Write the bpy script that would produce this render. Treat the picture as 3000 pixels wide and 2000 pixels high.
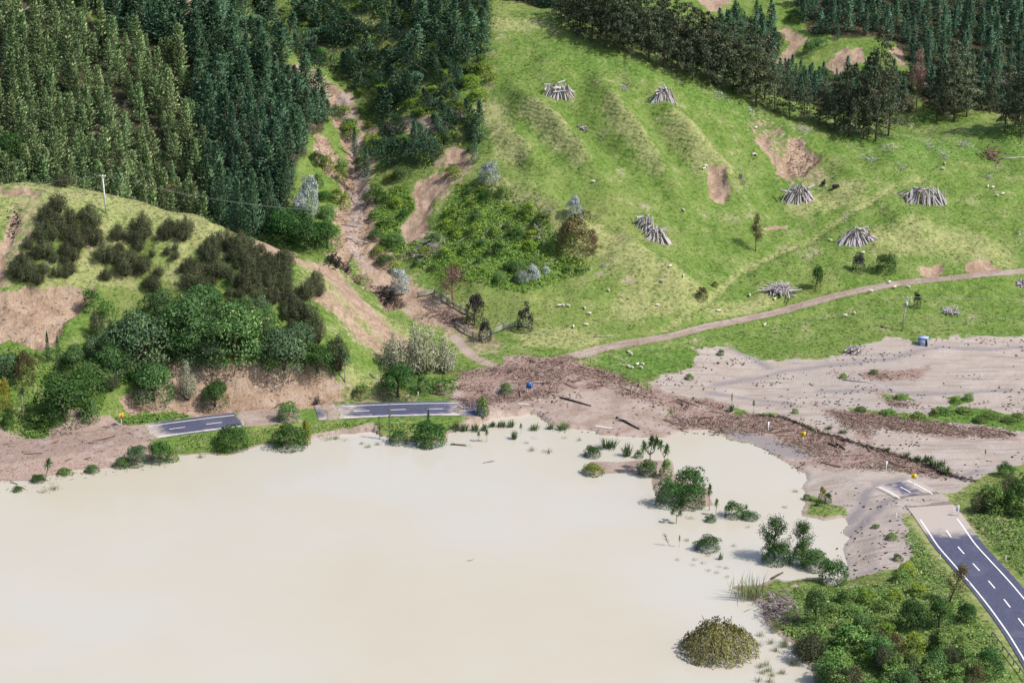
import bpy, math, random
import numpy as np
from mathutils import Vector, Matrix

for _o in list(bpy.data.objects):
    bpy.data.objects.remove(_o)
random.seed(7)
RNG = np.random.default_rng(7)
R = math.radians
SC = bpy.context.scene
COL = SC.collection

# ---------------------------------------------------------------- camera
CAM_H, PITCH, FPX = 145.0, R(18.0), 6500.0      # metres above the lake, downward tilt, focal length in 3000-px units
cd = bpy.data.cameras.new("camera"); cam = bpy.data.objects.new("camera", cd); COL.objects.link(cam)
cam.location = (0, 0, CAM_H); cam.rotation_euler = (math.pi / 2 - PITCH, 0, 0)
cd.sensor_width = 36.0; cd.lens = 36.0 * FPX / 3000.0
cd.clip_start = 1.0; cd.clip_end = 12000.0
SC.camera = cam

# ---------------------------------------------------------------- sky, sun, exposure
SUN_EL, SUN_AZ = R(50.0), R(-24.0)              # azimuth measured from +X (right of the picture) towards +Y (away)
to_sun = Vector((math.cos(SUN_EL) * math.cos(SUN_AZ), math.cos(SUN_EL) * math.sin(SUN_AZ), math.sin(SUN_EL)))
W = bpy.data.worlds.new("World"); SC.world = W; W.use_nodes = True
wn = W.node_tree.nodes; wl = W.node_tree.links
sky = wn.new("ShaderNodeTexSky"); sky.sky_type = 'NISHITA'; sky.sun_disc = False
sky.sun_elevation = SUN_EL; sky.sun_rotation = math.pi / 2 - SUN_AZ
sky.air_density = 1.0; sky.dust_density = 2.5; sky.ozone_density = 1.0
bg = wn["Background"]; bg.inputs["Strength"].default_value = 0.14
wl.new(sky.outputs[0], bg.inputs["Color"])
sd = bpy.data.lights.new("sun", 'SUN'); sd.energy = 4.2; sd.angle = R(0.6); sd.color = (1.0, 0.955, 0.89)
sun = bpy.data.objects.new("sun", sd); COL.objects.link(sun)
sun.rotation_euler = to_sun.to_track_quat('Z', 'Y').to_euler(); sun.location = (200, 300, 300)
SC.view_settings.view_transform = 'Standard'; SC.view_settings.look = 'None'
SC.view_settings.exposure = 0.2; SC.view_settings.gamma = 1.0
SC.view_settings.use_curve_mapping = False
SC.render.engine = 'CYCLES'
SC.cycles.max_bounces = 5; SC.cycles.diffuse_bounces = 3; SC.cycles.glossy_bounces = 2
SC.cycles.transmission_bounces = 2; SC.cycles.transparent_max_bounces = 4
SC.cycles.use_denoising = True
SC.cycles.caustics_reflective = False; SC.cycles.caustics_refractive = False
SC.render.film_transparent = False

# ---------------------------------------------------------------- survey: picture point -> place
CP, SP = math.cos(PITCH), math.sin(PITCH)
def ray(px, py):
    u = (px - 1500.0) / FPX; v = (py - 1000.0) / FPX
    return np.array([u, CP - v * SP, -SP - v * CP])
def at_z(px, py, z=0.0):
    d = ray(px, py); t = (z - CAM_H) / d[2]
    return np.array([d[0] * t, d[1] * t, z])
def at_y(px, py, Y):
    d = ray(px, py); t = Y / d[1]
    return np.array([d[0] * t, Y, CAM_H + d[2] * t])
def proj(P):
    P = np.asarray(P, float); x = P[..., 0]; y = P[..., 1]; z = P[..., 2] - CAM_H
    dep = y * CP - z * SP
    return 1500 + FPX * x / dep, 1000 - FPX * (y * SP + z * CP) / dep
def ppm(p):                                     # picture units per metre at a place
    return FPX / (p[1] * CP - (p[2] - CAM_H) * SP)

# ---------------------------------------------------------------- height field
CTRL = []
def column(px, py0, z0, steps):
    p = at_z(px, py0, z0); CTRL.append(p)
    for py, m in steps:
        d = ray(px, py); t2 = -d[2] / d[1]
        Y = (CAM_H - p[2] + m * p[1]) / (t2 + m)
        p = at_y(px, py, Y); CTRL.append(p)
    return p
def ctl(px, py, z): CTRL.append(at_z(px, py, z))
# grassy knoll above the left road
column(-300, 1300, 1.6, [(1000, .5), (850, .6), (600, .6), (530, .25)])
column(150, 1285, 1.6, [(1225, .25), (1000, .55), (850, .6), (640, .6), (545, .25)])
column(400, 1240, 1.8, [(1195, .35), (1000, .62), (850, .55), (660, .55), (575, .25)])
column(560, 1216, 1.9, [(1180, .8), (1060, .75), (860, .55), (700, .5), (640, .25)])
column(720, 1198, 1.9, [(1090, 1.6), (900, .6), (770, .5), (715, .2)])
column(880, 1184, 1.9, [(1080, 1.6), (920, .5), (800, .4), (760, .15)])
column(1010, 1174, 1.8, [(1110, .9), (990, .5), (860, .35)])
ctl(1110, 930, 9.0); ctl(1185, 990, 5.0); ctl(1130, 1080, 4.0); ctl(1220, 1140, 2.2); ctl(1300, 1015, 3.4)
# gully and its fan
for a in [(860, 185, 40), (925, 250, 36), (1012, 335, 30), (1040, 450, 24), (1052, 560, 19.5), (1050, 640, 16.2), (1015, 720, 13.2),
          (1085, 785, 9.6), (1150, 850, 7.6), (1200, 890, 6.2), (1280, 935, 5.0), (1400, 1030, 3.0)]: ctl(*a)
# hidden valley behind the knoll and forest hill beyond it
for px, yv, zv in [(-300, 474, 21), (150, 472, 20), (400, 468, 18.5), (600, 462, 17), (760, 458, 15.5)]:
    q = at_y(px, 600, yv); q[2] = zv; CTRL.append(q)
for px, py, y0 in [(-300, 545, 498), (150, 548, 497), (400, 575, 492), (600, 640, 486)]:
    q = at_y(px, py, y0); column(px, py, q[2], [(300, .55), (0, .55), (-220, .5)])
q = at_z(840, 690, 15.5); column(840, 690, 15.5, [(400, .5), (100, .5), (-200, .5)])
# bush slope between gully and pasture, then the pasture hill
column(1200, 860, 7.0, [(700, .4), (520, .45), (350, .5), (180, .45), (0, .45), (-200, .45)])
column(1320, 950, 4.8, [(850, .3), (650, .42), (450, .5), (250, .48), (0, .45), (-200, .4)])
column(1460, 1035, 3.1, [(950, .22), (860, .32), (700, .42), (540, .48), (300, .5), (100, .5), (60, .3)])
column(1650, 1030, 3.0, [(900, .25), (700, .45), (450, .5), (200, .5), (70, .42)])
column(1830, 1010, 3.2, [(900, .28), (720, .45), (450, .5), (250, .5), (150, .4)])
column(2200, 955, 3.6, [(830, .25), (600, .36), (400, .45), (270, .4)])
column(2600, 1000, 2.3, [(850, .22), (650, .3), (500, .36), (400, .34)])
column(3000, 975, 2.3, [(800, .22), (600, .28), (450, .3), (350, .3)])
column(3300, 970, 2.4, [(800, .22), (600, .28), (450, .3), (350, .3)])
# behind the old pine belt: dip, then the far plantation slope
for px, py, Y, dz in [(1600, 60, 585, 45), (1850, 120, 575, 37), (2200, 250, 568, 25), (2600, 380, 552, 20), (3000, 330, 560, 20), (3300, 330, 560, 20)]:
    q = at_y(px, py, Y); q[2] = dz; CTRL.append(q)
column(2600, 345, 19.5, [(200, .55), (0, .55), (-200, .5)])
column(3050, 330, 19.5, [(200, .5), (0, .55), (-200, .5)])
column(3300, 330, 19.5, [(200, .5), (0, .55), (-200, .5)])
column(2250, 180, 29.5, [(80, .55), (0, .55), (-200, .5)])
for px, Y, z in [(1500, 640, 56), (1750, 640, 54), (1950, 640, 50)]:
    q = at_y(px, 0, Y); q[2] = z; CTRL.append(q)
# flats
for a in [(2200, 1150, .9), (2600, 1150, 1.3), (3000, 1150, 1.6), (2400, 1250, 1.0), (2000, 1150, 1.2), (1700, 1180, 1.1), (1500, 1110, 2.0),
          (3000, 1300, 1.5), (3300, 1100, 1.9), (2250, 1040, 1.6), (1900, 1060, 1.9), (2700, 1450, 1.5), (2900, 1500, 2.3), (3100, 1450, 2.4),
          (2400, 1780, .9), (2500, 1950, 1.8), (2650, 1800, 2.2), (2750, 1950, 2.4), (2820, 1650, 2.2), (3000, 1700, 2.6), (3200, 1900, 2.8), (2700, 2300, 3.0), (3200, 2300, 3.2),
          (500, 1700, -2), (1500, 1600, -1.6), (500, 2200, -3), (1800, 2100, -1.6), (-400, 1800, -3), (1000, 1450, -1.6), (1500, 2350, -3), (2250, 1420, -.25)]: ctl(*a)
CTRL = np.array(CTRL)

def tps_fit(P, smooth=4.0):
    xy = P[:, :2] / 100.0; n = len(xy)
    d2 = ((xy[:, None] - xy[None]) ** 2).sum(-1)
    K = np.where(d2 > 0, d2 * np.log(np.maximum(d2, 1e-12)) * .5, 0) + np.eye(n) * smooth * 1e-3
    A = np.zeros((n + 3, n + 3)); A[:n, :n] = K; A[:n, n] = 1; A[:n, n + 1:] = xy; A[n, :n] = 1; A[n + 1:, :n] = xy.T
    return xy, np.linalg.solve(A, np.concatenate([P[:, 2], np.zeros(3)]))
TXY, TW = tps_fit(CTRL)
def tps(x, y):
    x = np.clip(np.asarray(x, float), -165, 165) / 100.0; y = np.clip(np.asarray(y, float), 262, 660) / 100.0
    out = np.full(x.shape, TW[len(TXY)]) + TW[-2] * x + TW[-1] * y
    for (cx, cy), w in zip(TXY, TW[:len(TXY)]):
        d2 = (x - cx) ** 2 + (y - cy) ** 2
        out += w * .5 * d2 * np.log(np.maximum(d2, 1e-12))
    return out

_PERM = np.random.default_rng(3).random((256, 256))
def vnoise(x, y):
    xi = np.floor(x).astype(int); yi = np.floor(y).astype(int); fx = x - xi; fy = y - yi
    fx = fx * fx * (3 - 2 * fx); fy = fy * fy * (3 - 2 * fy)
    a = _PERM[xi & 255, yi & 255]; b = _PERM[(xi + 1) & 255, yi & 255]; c = _PERM[xi & 255, (yi + 1) & 255]; d = _PERM[(xi + 1) & 255, (yi + 1) & 255]
    return (a * (1 - fx) + b * fx) * (1 - fy) + (c * (1 - fx) + d * fx) * fy
def fbm(x, y, oct=4):
    s = 0; a = 1.0; t = 0
    for k in range(oct):
        s = s + a * (vnoise(x * 2 ** k + 13.7 * k, y * 2 ** k + 7.1 * k) - .5); t += a; a *= .55
    return s / t * 2
def sstep(a, b, x):
    t = np.clip((x - a) / (b - a), 0, 1); return t * t * (3 - 2 * t)

def seg_dist(X, Y, pts, closed=False):
    pts = np.asarray(pts, float)[:, :2]; best = np.full(X.shape, 1e9); par = np.zeros(X.shape)
    n = len(pts); m = n if closed else n - 1
    for i in range(m):
        a = pts[i]; b = pts[(i + 1) % n]; d = b - a; L = max((d ** 2).sum(), 1e-9)
        t = np.clip(((X - a[0]) * d[0] + (Y - a[1]) * d[1]) / L, 0, 1)
        q = np.hypot(X - a[0] - t * d[0], Y - a[1] - t * d[1])
        k = q < best; best = np.where(k, q, best); par = np.where(k, i + t, par)
    return best, par
def inside(X, Y, pts):
    pts = np.asarray(pts, float); r = np.zeros(X.shape, bool); n = len(pts)
    for i in range(n):
        x0, y0 = pts[i][:2]; x1, y1 = pts[(i + 1) % n][:2]
        if y0 == y1: continue
        c = ((y0 > Y) != (y1 > Y)) & (X < (x1 - x0) * (Y - y0) / (y1 - y0) + x0); r ^= c
    return r
def sdist(X, Y, pts):                            # positive inside
    d, _ = seg_dist(X, Y, pts, True); return np.where(inside(X, Y, pts), d, -d)

STEP = 0.6
def axis(lo, hi, far_lo, far_hi, n=22):
    core = np.arange(lo, hi + .01, STEP)
    g = np.geomspace(1, 1 + (far_hi - hi), n) - 1; h = np.geomspace(1, 1 + (lo - far_lo), n) - 1
    return np.concatenate([(lo - h[1:])[::-1], core, hi + g[1:]])
XS = axis(-150, 150, -5000, 5000); YS = axis(268, 650, -5000, 9000)
GX, GY = np.meshgrid(XS, YS)                     # [row y, col x]
H = tps(GX, GY)

def hgt(x, y, A=None):
    A = H if A is None else A
    x = np.asarray(x, float); y = np.asarray(y, float)
    i = np.clip(np.searchsorted(XS, x) - 1, 0, len(XS) - 2); j = np.clip(np.searchsorted(YS, y) - 1, 0, len(YS) - 2)
    fx = np.clip((x - XS[i]) / (XS[i + 1] - XS[i]), 0, 1); fy = np.clip((y - YS[j]) / (YS[j + 1] - YS[j]), 0, 1)
    return (A[j, i] * (1 - fx) + A[j, i + 1] * fx) * (1 - fy) + (A[j + 1, i] * (1 - fx) + A[j + 1, i + 1] * fx) * fy
_T = np.arange(264, 700, .4)
def hit(px, py):                                  # where the line of sight meets the ground
    d = ray(px, py); x = _T * d[0] / d[1]; z = CAM_H + _T * d[2] / d[1]; g = hgt(x, _T) - z
    k = np.argmax(g > 0)
    if not (g > 0).any(): k = len(_T) - 1
    if k == 0: return np.array([x[0], _T[0], hgt(x[0], _T[0])])
    f = g[k - 1] / (g[k - 1] - g[k]); Y = _T[k - 1] + f * .4; X = Y * d[0] / d[1]
    return np.array([X, Y, float(hgt(X, Y))])
def hits(L): return np.array([hit(*a) for a in L])
def hits0(L): return np.array([at_z(a[0], a[1], 0) for a in L])

# ---------------------------------------------------------------- roads and zones surveyed from the picture
def catmull(P, n=10):
    P = np.asarray(P, float); Q = np.vstack([2 * P[0] - P[1], P, 2 * P[-1] - P[-2]]); out = []
    for i in range(1, len(Q) - 2):
        for t in np.linspace(0, 1, n, endpoint=False):
            a, b, c, d = Q[i - 1:i + 3]
            out.append(.5 * ((2 * b) + (c - a) * t + (2 * a - 5 * b + 4 * c - d) * t * t + (3 * b - a - 3 * c + d) * t ** 3))
    out.append(Q[-2]); return np.array(out)
def resample(P, step):
    s = np.concatenate([[0], np.cumsum(np.linalg.norm(np.diff(P[:, :2], axis=0), axis=1))])
    n = max(2, int(s[-1] / step)); q = np.linspace(0, s[-1], n)
    return np.stack([np.interp(q, s, P[:, k]) for k in range(P.shape[1])], 1), q
ROAD_PX = [(-330, 1362, 1.7), (-200, 1352, 1.7), (0, 1332, 1.7), (200, 1304, 1.7), (446, 1264, 1.7), (560, 1248, 1.7), (680, 1233, 1.7), (850, 1216, 1.7), (1005, 1206, 1.7),
           (1180, 1199, 1.7), (1340, 1197, 1.6), (1500, 1202, 1.1), (1660, 1218, .6), (1800, 1240, .5), (1950, 1260, .3), (2120, 1280, .2), (2250, 1303, .2), (2370, 1332, .35),
           (2480, 1364, .7), (2580, 1400, 1.3), (2665, 1440, 1.6), (2722, 1484, 1.8), (2762, 1536, 2.0), (2800, 1592, 2.1), (2840, 1638, 2.2), (2880, 1682, 2.3), (2913, 1720, 2.4),
           (2949, 1764, 2.4), (2984, 1810, 2.5), (3030, 1876, 2.6), (3097, 1990, 2.7), (3165, 2150, 2.8), (3220, 2350, 2.9), (3250, 2700, 3.0)]
ROAD = catmull([at_z(*a) for a in ROAD_PX], 8); ROAD, ROAD_S = resample(ROAD, 1.0)
HALF = 3.85
rpx = proj(ROAD)[0]
TRACK_PX = [(1600, 1062), (1690, 1040), (1800, 1012), (1960, 985), (2080, 955), (2250, 921), (2303, 907), (2407, 878), (2510, 852), (2648, 828), (2785, 814), (2923, 800), (3000, 792), (3120, 778), (3300, 760)]
TRACK = resample(catmull(hits(TRACK_PX), 6), 1.5)[0]
TERRACE = hits([(1949, 962), (2070, 880), (2156, 797), (2200, 775), (2372, 693), (2475, 635), (2544, 607), (2630, 556), (2700, 520)])
PATH = hits([(1330, 985), (1385, 1040), (1440, 1066), (1480, 1075)])
LAKE_PX = [(-700, 1470), (-300, 1450), (0, 1412), (60, 1408), (103, 1410), (138, 1398), (213, 1377), (296, 1372), (379, 1363), (517, 1336), (606, 1329), (665, 1336), (740, 1312), (778, 1303),
    (902, 1305), (910, 1289), (943, 1281), (1046, 1270), (1087, 1263), (1108, 1281), (1198, 1294), (1315, 1296), (1318, 1270), (1387, 1246), (1439, 1222), (1549, 1208), (1581, 1212), (1622, 1243), (1743, 1260),
    (1760, 1272), (1818, 1277), (1898, 1281), (1946, 1277), (1980, 1262), (2070, 1253), (2122, 1266), (2139, 1287), (2200, 1297), (2250, 1320), (2296, 1343), (2340, 1372), (2372, 1392), (2350, 1430), (2362, 1470), (2350, 1510), (2420, 1522), (2475, 1515), (2488, 1534),
    (2470, 1558), (2490, 1575), (2476, 1598), (2472, 1632), (2480, 1690), (2440, 1712), (2400, 1690), (2303, 1700), (2262, 1690), (2225, 1712), (2180, 1712), (2132, 1718), (2173, 1744), (2239, 1768), (2246, 1825), (2269, 1856), (2331, 1884),
    (2334, 1918), (2386, 1959), (2383, 2000), (2380, 2080), (2330, 2400), (2300, 3200), (-900, 3200)]
LAKE = hits0(LAKE_PX)
ISLET = hits0([(1698, 1372), (1745, 1350), (1800, 1352), (1880, 1345), (1965, 1350), (1990, 1400), (2080, 1430), (2085, 1480), (1990, 1495), (1925, 1470), (1905, 1400), (1830, 1384), (1740, 1392)])

def poly(L): return hits(L)
SCARS = {   # bare earth: name -> (picture outline, depth of the scar)
 'gully_slip': ([(853, 189), (905, 205), (943, 220), (985, 262), (1008, 300), (1022, 358), (1040, 420), (1050, 480), (1070, 560), (1090, 590), (1080, 620), (1090, 659), (1068, 693), (1077, 742), (1112, 755), (1139, 790),
                 (1120, 800), (1040, 770), (985, 745), (974, 728), (991, 690), (970, 628), (1000, 590), (985, 532), (943, 492), (915, 452), (926, 400), (950, 405), (977, 434), (1010, 480), (1020, 440), (990, 380), (955, 310), (905, 245)], .7),
 'bush_slip': ([(1222, 532), (1267, 516), (1318, 500), (1308, 441), (1345, 430), (1372, 432), (1366, 492), (1337, 516), (1301, 566), (1267, 600), (1260, 652), (1242, 700), (1198, 706), (1167, 675), (1198, 645), (1215, 600)], .5),
 'windthrow_slip': ([(1067, 375), (1129, 355), (1198, 344), (1267, 358), (1318, 344), (1346, 331), (1345, 355), (1267, 385), (1146, 392)], .3),
 'hill_slip': ([(2312, 410), (2345, 396), (2362, 430), (2403, 458), (2393, 482), (2355, 512), (2318, 498), (2304, 455)], .8),
 'hill_streak': ([(2207, 403), (2245, 372), (2296, 365), (2290, 383), (2255, 396), (2272, 432), (2312, 502), (2330, 532), (2300, 508), (2266, 470), (2234, 437)], .5),
 'pasture_slip': ([(2087, 511), (2122, 514), (2124, 549), (2149, 583), (2122, 597), (2091, 580), (2080, 542)], .7),
 'track_slip': ([(2703, 800), (2720, 782), (2751, 771), (2760, 786), (2737, 809)], .5),
 'track_bank': ([(2800, 775), (2844, 764), (2870, 770), (2934, 766), (2932, 788), (2870, 786), (2856, 803), (2835, 790)], .5),
 'terrace_slip': ([(2245, 668), (2252, 655), (2305, 648), (2300, 658)], .2),
 'knoll_slip': ([(-60, 548), (0, 552), (69, 552), (131, 576), (131, 592), (69, 585), (0, 572), (-60, 570)], .8),
 'knoll_streak': ([(30, 625), (59, 625), (65, 673), (44, 704), (28, 760), (10, 830), (-60, 850), (-60, 760), (5, 690)], .5),
 'road_slip': ([(-80, 836), (28, 850), (59, 845), (170, 838), (282, 829), (278, 852), (251, 879), (224, 914), (193, 941), (165, 990), (121, 1017), (21, 990), (-80, 985)], 1.0),
 'road_bank': ([(344, 1157), (420, 1120), (500, 1060), (568, 1036), (620, 1053), (716, 1082), (750, 1068), (812, 1077), (870, 1075), (922, 1070), (957, 1088), (1005, 1152), (1019, 1172), (890, 1187), (802, 1196), (740, 1194), (654, 1205), (560, 1203), (448, 1208), (344, 1202)], .4),
 'spur_scar': ([(940, 748), (1019, 748), (1022, 790), (1050, 826), (1094, 835), (1130, 848), (1178, 876), (1182, 898), (1129, 895), (1094, 855), (1043, 828), (990, 782)], 1.2),
 'far_slip_orange': ([(2269, 79), (2303, 72), (2334, 100), (2379, 107), (2345, 138), (2307, 172), (2300, 195), (2272, 195), (2290, 158), (2314, 120)], .3),
 'far_slip_middle': ([(2420, 190), (2448, 158), (2517, 146), (2524, 186), (2486, 206), (2438, 220)], .3),
 'far_slip_right': ([(2606, 148), (2641, 136), (2660, 186), (2630, 196)], .3),
 'far_slip_top': ([(2022, -30), (2155, -30), (2149, 2), (2104, 26), (2076, 24)], .2),
 'forest_clearing': ([(470, -40), (600, -40), (640, 10), (660, 60), (600, 70), (520, 34)], .2),
}
SCARW = {k: (poly(v[0]), v[1]) for k, v in SCARS.items()}
SILT = poly([(1900, 1140), (1950, 1085), (2010, 1040), (2035, 1018), (2140, 1022), (2200, 1046), (2300, 1054), (2424, 1053), (2500, 1035), (2527, 1019), (2544, 997), (2620, 992), (2682, 995), (2760, 992), (2837, 984), (3000, 979), (3400, 970),
             (3400, 1330), (3000, 1350), (2900, 1392), (2851, 1411), (2785, 1394), (2717, 1363), (2624, 1332), (2510, 1298), (2389, 1260), (2290, 1222), (2200, 1212), (2080, 1180)])
SILT2 = hits0([(2300, 1345), (2390, 1340), (2440, 1385), (2560, 1410), (2680, 1400), (2790, 1392), (2860, 1408), (2880, 1425), (2800, 1470), (2740, 1470), (2700, 1545), (2640, 1530), (2660, 1610), (2680, 1660), (2640, 1690), (2560, 1700), (2480, 1705), (2440, 1600), (2480, 1500), (2340, 1440)])
MUD = hits0([(1322, 1165), (1450, 1188), (1622, 1157), (1650, 1130), (1794, 1150), (1898, 1172), (1975, 1195), (1950, 1232), (2000, 1262), (2120, 1258), (2200, 1262), (2330, 1305), (2390, 1345), (2350, 1390), (2250, 1330), (2120, 1275), (1980, 1275), (1900, 1300), (1740, 1290), (1550, 1240), (1430, 1245), (1345, 1232)])
DEBRIS = [(poly(a) if a[0][0] > -100 else np.array([at_z(x_, y_, .5) for x_, y_ in a])) for a in (
    [(1301, 1143), (1335, 1088), (1420, 1080), (1473, 1060), (1536, 1040), (1691, 1044), (1712, 1070), (1794, 1088), (1880, 1129), (1960, 1160), (2060, 1170), (2200, 1215), (2290, 1222), (2389, 1260), (2510, 1298), (2624, 1332), (2717, 1363), (2785, 1394), (2745, 1390), (2650, 1385),
     (2550, 1380), (2430, 1370), (2330, 1310), (2200, 1270), (2000, 1262), (1950, 1230), (1975, 1195), (1898, 1172), (1794, 1150), (1650, 1130), (1622, 1157), (1450, 1188), (1363, 1219), (1322, 1170)],
    [(2417, 1201), (2500, 1208), (2600, 1215), (2750, 1240), (2900, 1252), (2964, 1267), (2958, 1281), (2785, 1277), (2640, 1262), (2544, 1255), (2560, 1278), (2493, 1257), (2451, 1225)],
    [(-400, 1285), (0, 1291), (103, 1294), (155, 1270), (207, 1253), (300, 1252), (400, 1262), (450, 1290), (530, 1345), (379, 1375), (296, 1385), (213, 1395), (100, 1420), (0, 1430), (-400, 1470)],
    [(2540, 1098), (2600, 1085), (2700, 1088), (2690, 1105), (2600, 1112)], [(2425, 1090), (2450, 1083), (2490, 1105), (2460, 1112)], [(2585, 1155), (2640, 1180), (2700, 1188), (2620, 1190)],
    [(1290, 905), (1345, 925), (1400, 968), (1345, 965), (1290, 940)])]
GREENS = [poly(a) for a in (
    [(1710, 1066), (1800, 1030), (1950, 1015), (2040, 1030), (2020, 1072), (1960, 1090), (1870, 1100), (1790, 1088)],
    [(2458, 1191), (2600, 1208), (2716, 1217), (2785, 1194), (2889, 1205), (3000, 1222), (3100, 1240), (3100, 1270), (2950, 1262), (2850, 1240), (2700, 1232), (2520, 1206)],
    [(2500, 1352), (2560, 1348), (2650, 1385), (2560, 1382)], [(2775, 1165), (2850, 1155), (2860, 1175), (2790, 1190)], [(2600, 1160), (2660, 1155), (2670, 1172), (2620, 1178)])]
CHANNELS = [poly(a) for a in ([(2100, 1125), (2200, 1108), (2303, 1084), (2420, 1070), (2537, 1057), (2613, 1050), (2682, 1026), (2751, 1015), (2889, 1022), (3000, 1014), (3150, 1005)], [(2110, 1005), (2139, 1019), (2208, 1050), (2250, 1077)],
    [(2400, 1145), (2560, 1140), (2680, 1155), (2800, 1150), (2950, 1140)], [(2300, 1180), (2180, 1165), (2080, 1150)])]

# ---------------------------------------------------------------- final relief
land = sstep(1.5, 8, H)
near = (GY < 800) & (GY > 250) & (np.abs(GX) < 400)
H = H + land * (fbm(GX / 16, GY / 26) * 1.9 + fbm(GX / 6 + 3, GY / 9) * .7 + fbm(GX / 3.6 + 9, GY / 3.6) * .25 + fbm(GX / 1.3, GY / 1.3, 2) * .10) + (1 - land) * (fbm(GX / 6, GY / 6) * .10 + fbm(GX / 1.7, GY / 1.7, 2) * .05)
H = np.where(near, H, H + sstep(60, 900, np.maximum(GY - 660, np.abs(GX) - 165)) * (fbm(GX / 420, GY / 420) * 60 + 25) * (H > 3))
def bump(L, h, w):
    global H
    d, q = seg_dist(GX, GY, hits(L)); f = np.clip(q / (len(L) - 1), 0, 1); H = H + h * np.exp(-(d / w) ** 2) * (.25 + .75 * np.sqrt(np.sin(np.pi * np.clip(f, .02, .98))))
bump([(1500, 265), (1540, 310), (1620, 370), (1700, 450), (1760, 540)], 3.4, 2.8); bump([(1750, 240), (1790, 300), (1860, 390), (1930, 490), (1990, 590)], 3.4, 2.8)
bump([(1950, 310), (1990, 360), (2060, 440), (2120, 500), (2170, 580)], 2.8, 3.0); bump([(1450, 540), (1560, 590), (1640, 650), (1740, 690), (1840, 740), (1960, 820), (2020, 850)], 4.2, 4.6)
bump([(1460, 400), (1530, 450), (1600, 520)], 2.8, 2.8); bump([(1640, 560), (1760, 640), (1850, 700)], -2.6, 3.2); bump([(1660, 300), (1760, 400), (1830, 480)], -3.0, 3.0); bump([(1880, 300), (1960, 420), (2020, 500)], -2.6, 3.0); bump([(2200, 520), (2320, 640), (2400, 720)], -1.2, 4.0); bump([(2560, 560), (2640, 640), (2760, 740)], 1.4, 4.0); bump([(2420, 470), (2500, 520), (2560, 600)], 1.4, 3.6)
M = {k: np.zeros(H.shape, np.float32) for k in ('soil', 'silt', 'debris', 'dry', 'wet', 'forest', 'lush', 'mud')}
wob = fbm(GX / 5, GY / 5, 3) * 1.2 + fbm(GX / 1.6, GY / 1.6, 2) * .5
ZONE = np.zeros(H.shape, np.int32); ZNAMES = ['pasture']
def local(P, pad=8):
    P = np.asarray(P); i0, i1 = np.searchsorted(XS, [P[:, 0].min() - pad, P[:, 0].max() + pad]); j0, j1 = np.searchsorted(YS, [P[:, 1].min() - pad, P[:, 1].max() + pad])
    return np.s_[max(j0, 0):j1 + 1, max(i0, 0):i1 + 1]
def paint(key, P, w=.8, amt=1.0, rough=1.0, zone=None, carve=0):
    s = local(P); sd = sdist(GX[s], GY[s], P) + wob[s] * rough
    m = sstep(-w, w, sd) * amt; M[key][s] = np.maximum(M[key][s], m)
    if carve: H[s] -= carve * 1.7 * sstep(-.3, 1.0, sd) * (0.85 + fbm(GX[s] / 3.2, GY[s] / 2.2, 3) * .6); H[s] += sstep(0, 1, sd) * fbm(GX[s] / 1.1, GY[s] / 1.6, 2) * .3
    if zone:
        if zone not in ZNAMES: ZNAMES.append(zone)
        ZONE[s][sd > 0] = ZNAMES.index(zone)
paint('silt', SILT, 2.2, 1, 2.2, 'silt_flat'); paint('silt', SILT2, 1.0, 1, .7, 'silt_flat'); paint('mud', MUD, 1.0, 1, 1.0, 'mud_flat')
for i_, P in enumerate(DEBRIS): paint('debris', P, 2.6, .55 if i_ == 2 else 1, 2.6, 'debris_fan'); paint('mud', P, 3.0, .95, 3.5)
for k, (P, dep) in SCARW.items(): paint('soil', P, .7, 1, 1.5, 'landslide_scar_' + k, dep)
for P in GREENS:
    paint('lush', P, 1.5, 1, 2.4); s = local(P); g = sstep(-1.2, 1.2, sdist(GX[s], GY[s], P) + wob[s] * 2.2)
    for k in ('silt', 'debris', 'mud'): M[k][s] *= 1 - g
    ZONE[s][g > .5] = 0
WETP = hits0([(2100, 1255), (2160, 1258), (2260, 1282), (2340, 1310), (2385, 1338), (2370, 1352), (2296, 1345), (2200, 1300), (2140, 1290)])
s = local(WETP); g = sstep(-1, 1.2, sdist(GX[s], GY[s], WETP) + wob[s] * .6); M['wet'][s] = np.maximum(M['wet'][s], g); M['silt'][s] = np.maximum(M['silt'][s], g)
for k in ('mud', 'debris'): M[k][s] *= 1 - g
CHANNELS += [hits0([(2640, 1425), (2580, 1440), (2535, 1460), (2520, 1500), (2492, 1532)]), hits0([(2670, 1465), (2600, 1490), (2540, 1530), (2490, 1570)]), hits0([(2860, 1405), (2800, 1420), (2700, 1410)])]
for P in CHANNELS:
    s = local(P); d, _ = seg_dist(GX[s], GY[s], P); c = np.exp(-((d + wob[s] * .4) / 1.1) ** 2); M['wet'][s] = np.maximum(M['wet'][s], c); H[s] -= .12 * c
P = hits([(1000, 300), (1045, 430), (1060, 560), (1040, 650), (1030, 720), (1080, 780)]); s = local(P); d, _ = seg_dist(GX[s], GY[s], P); M['mud'][s] = np.maximum(M['mud'][s], .75 * sstep(3.2, .6, d + wob[s]))
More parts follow.
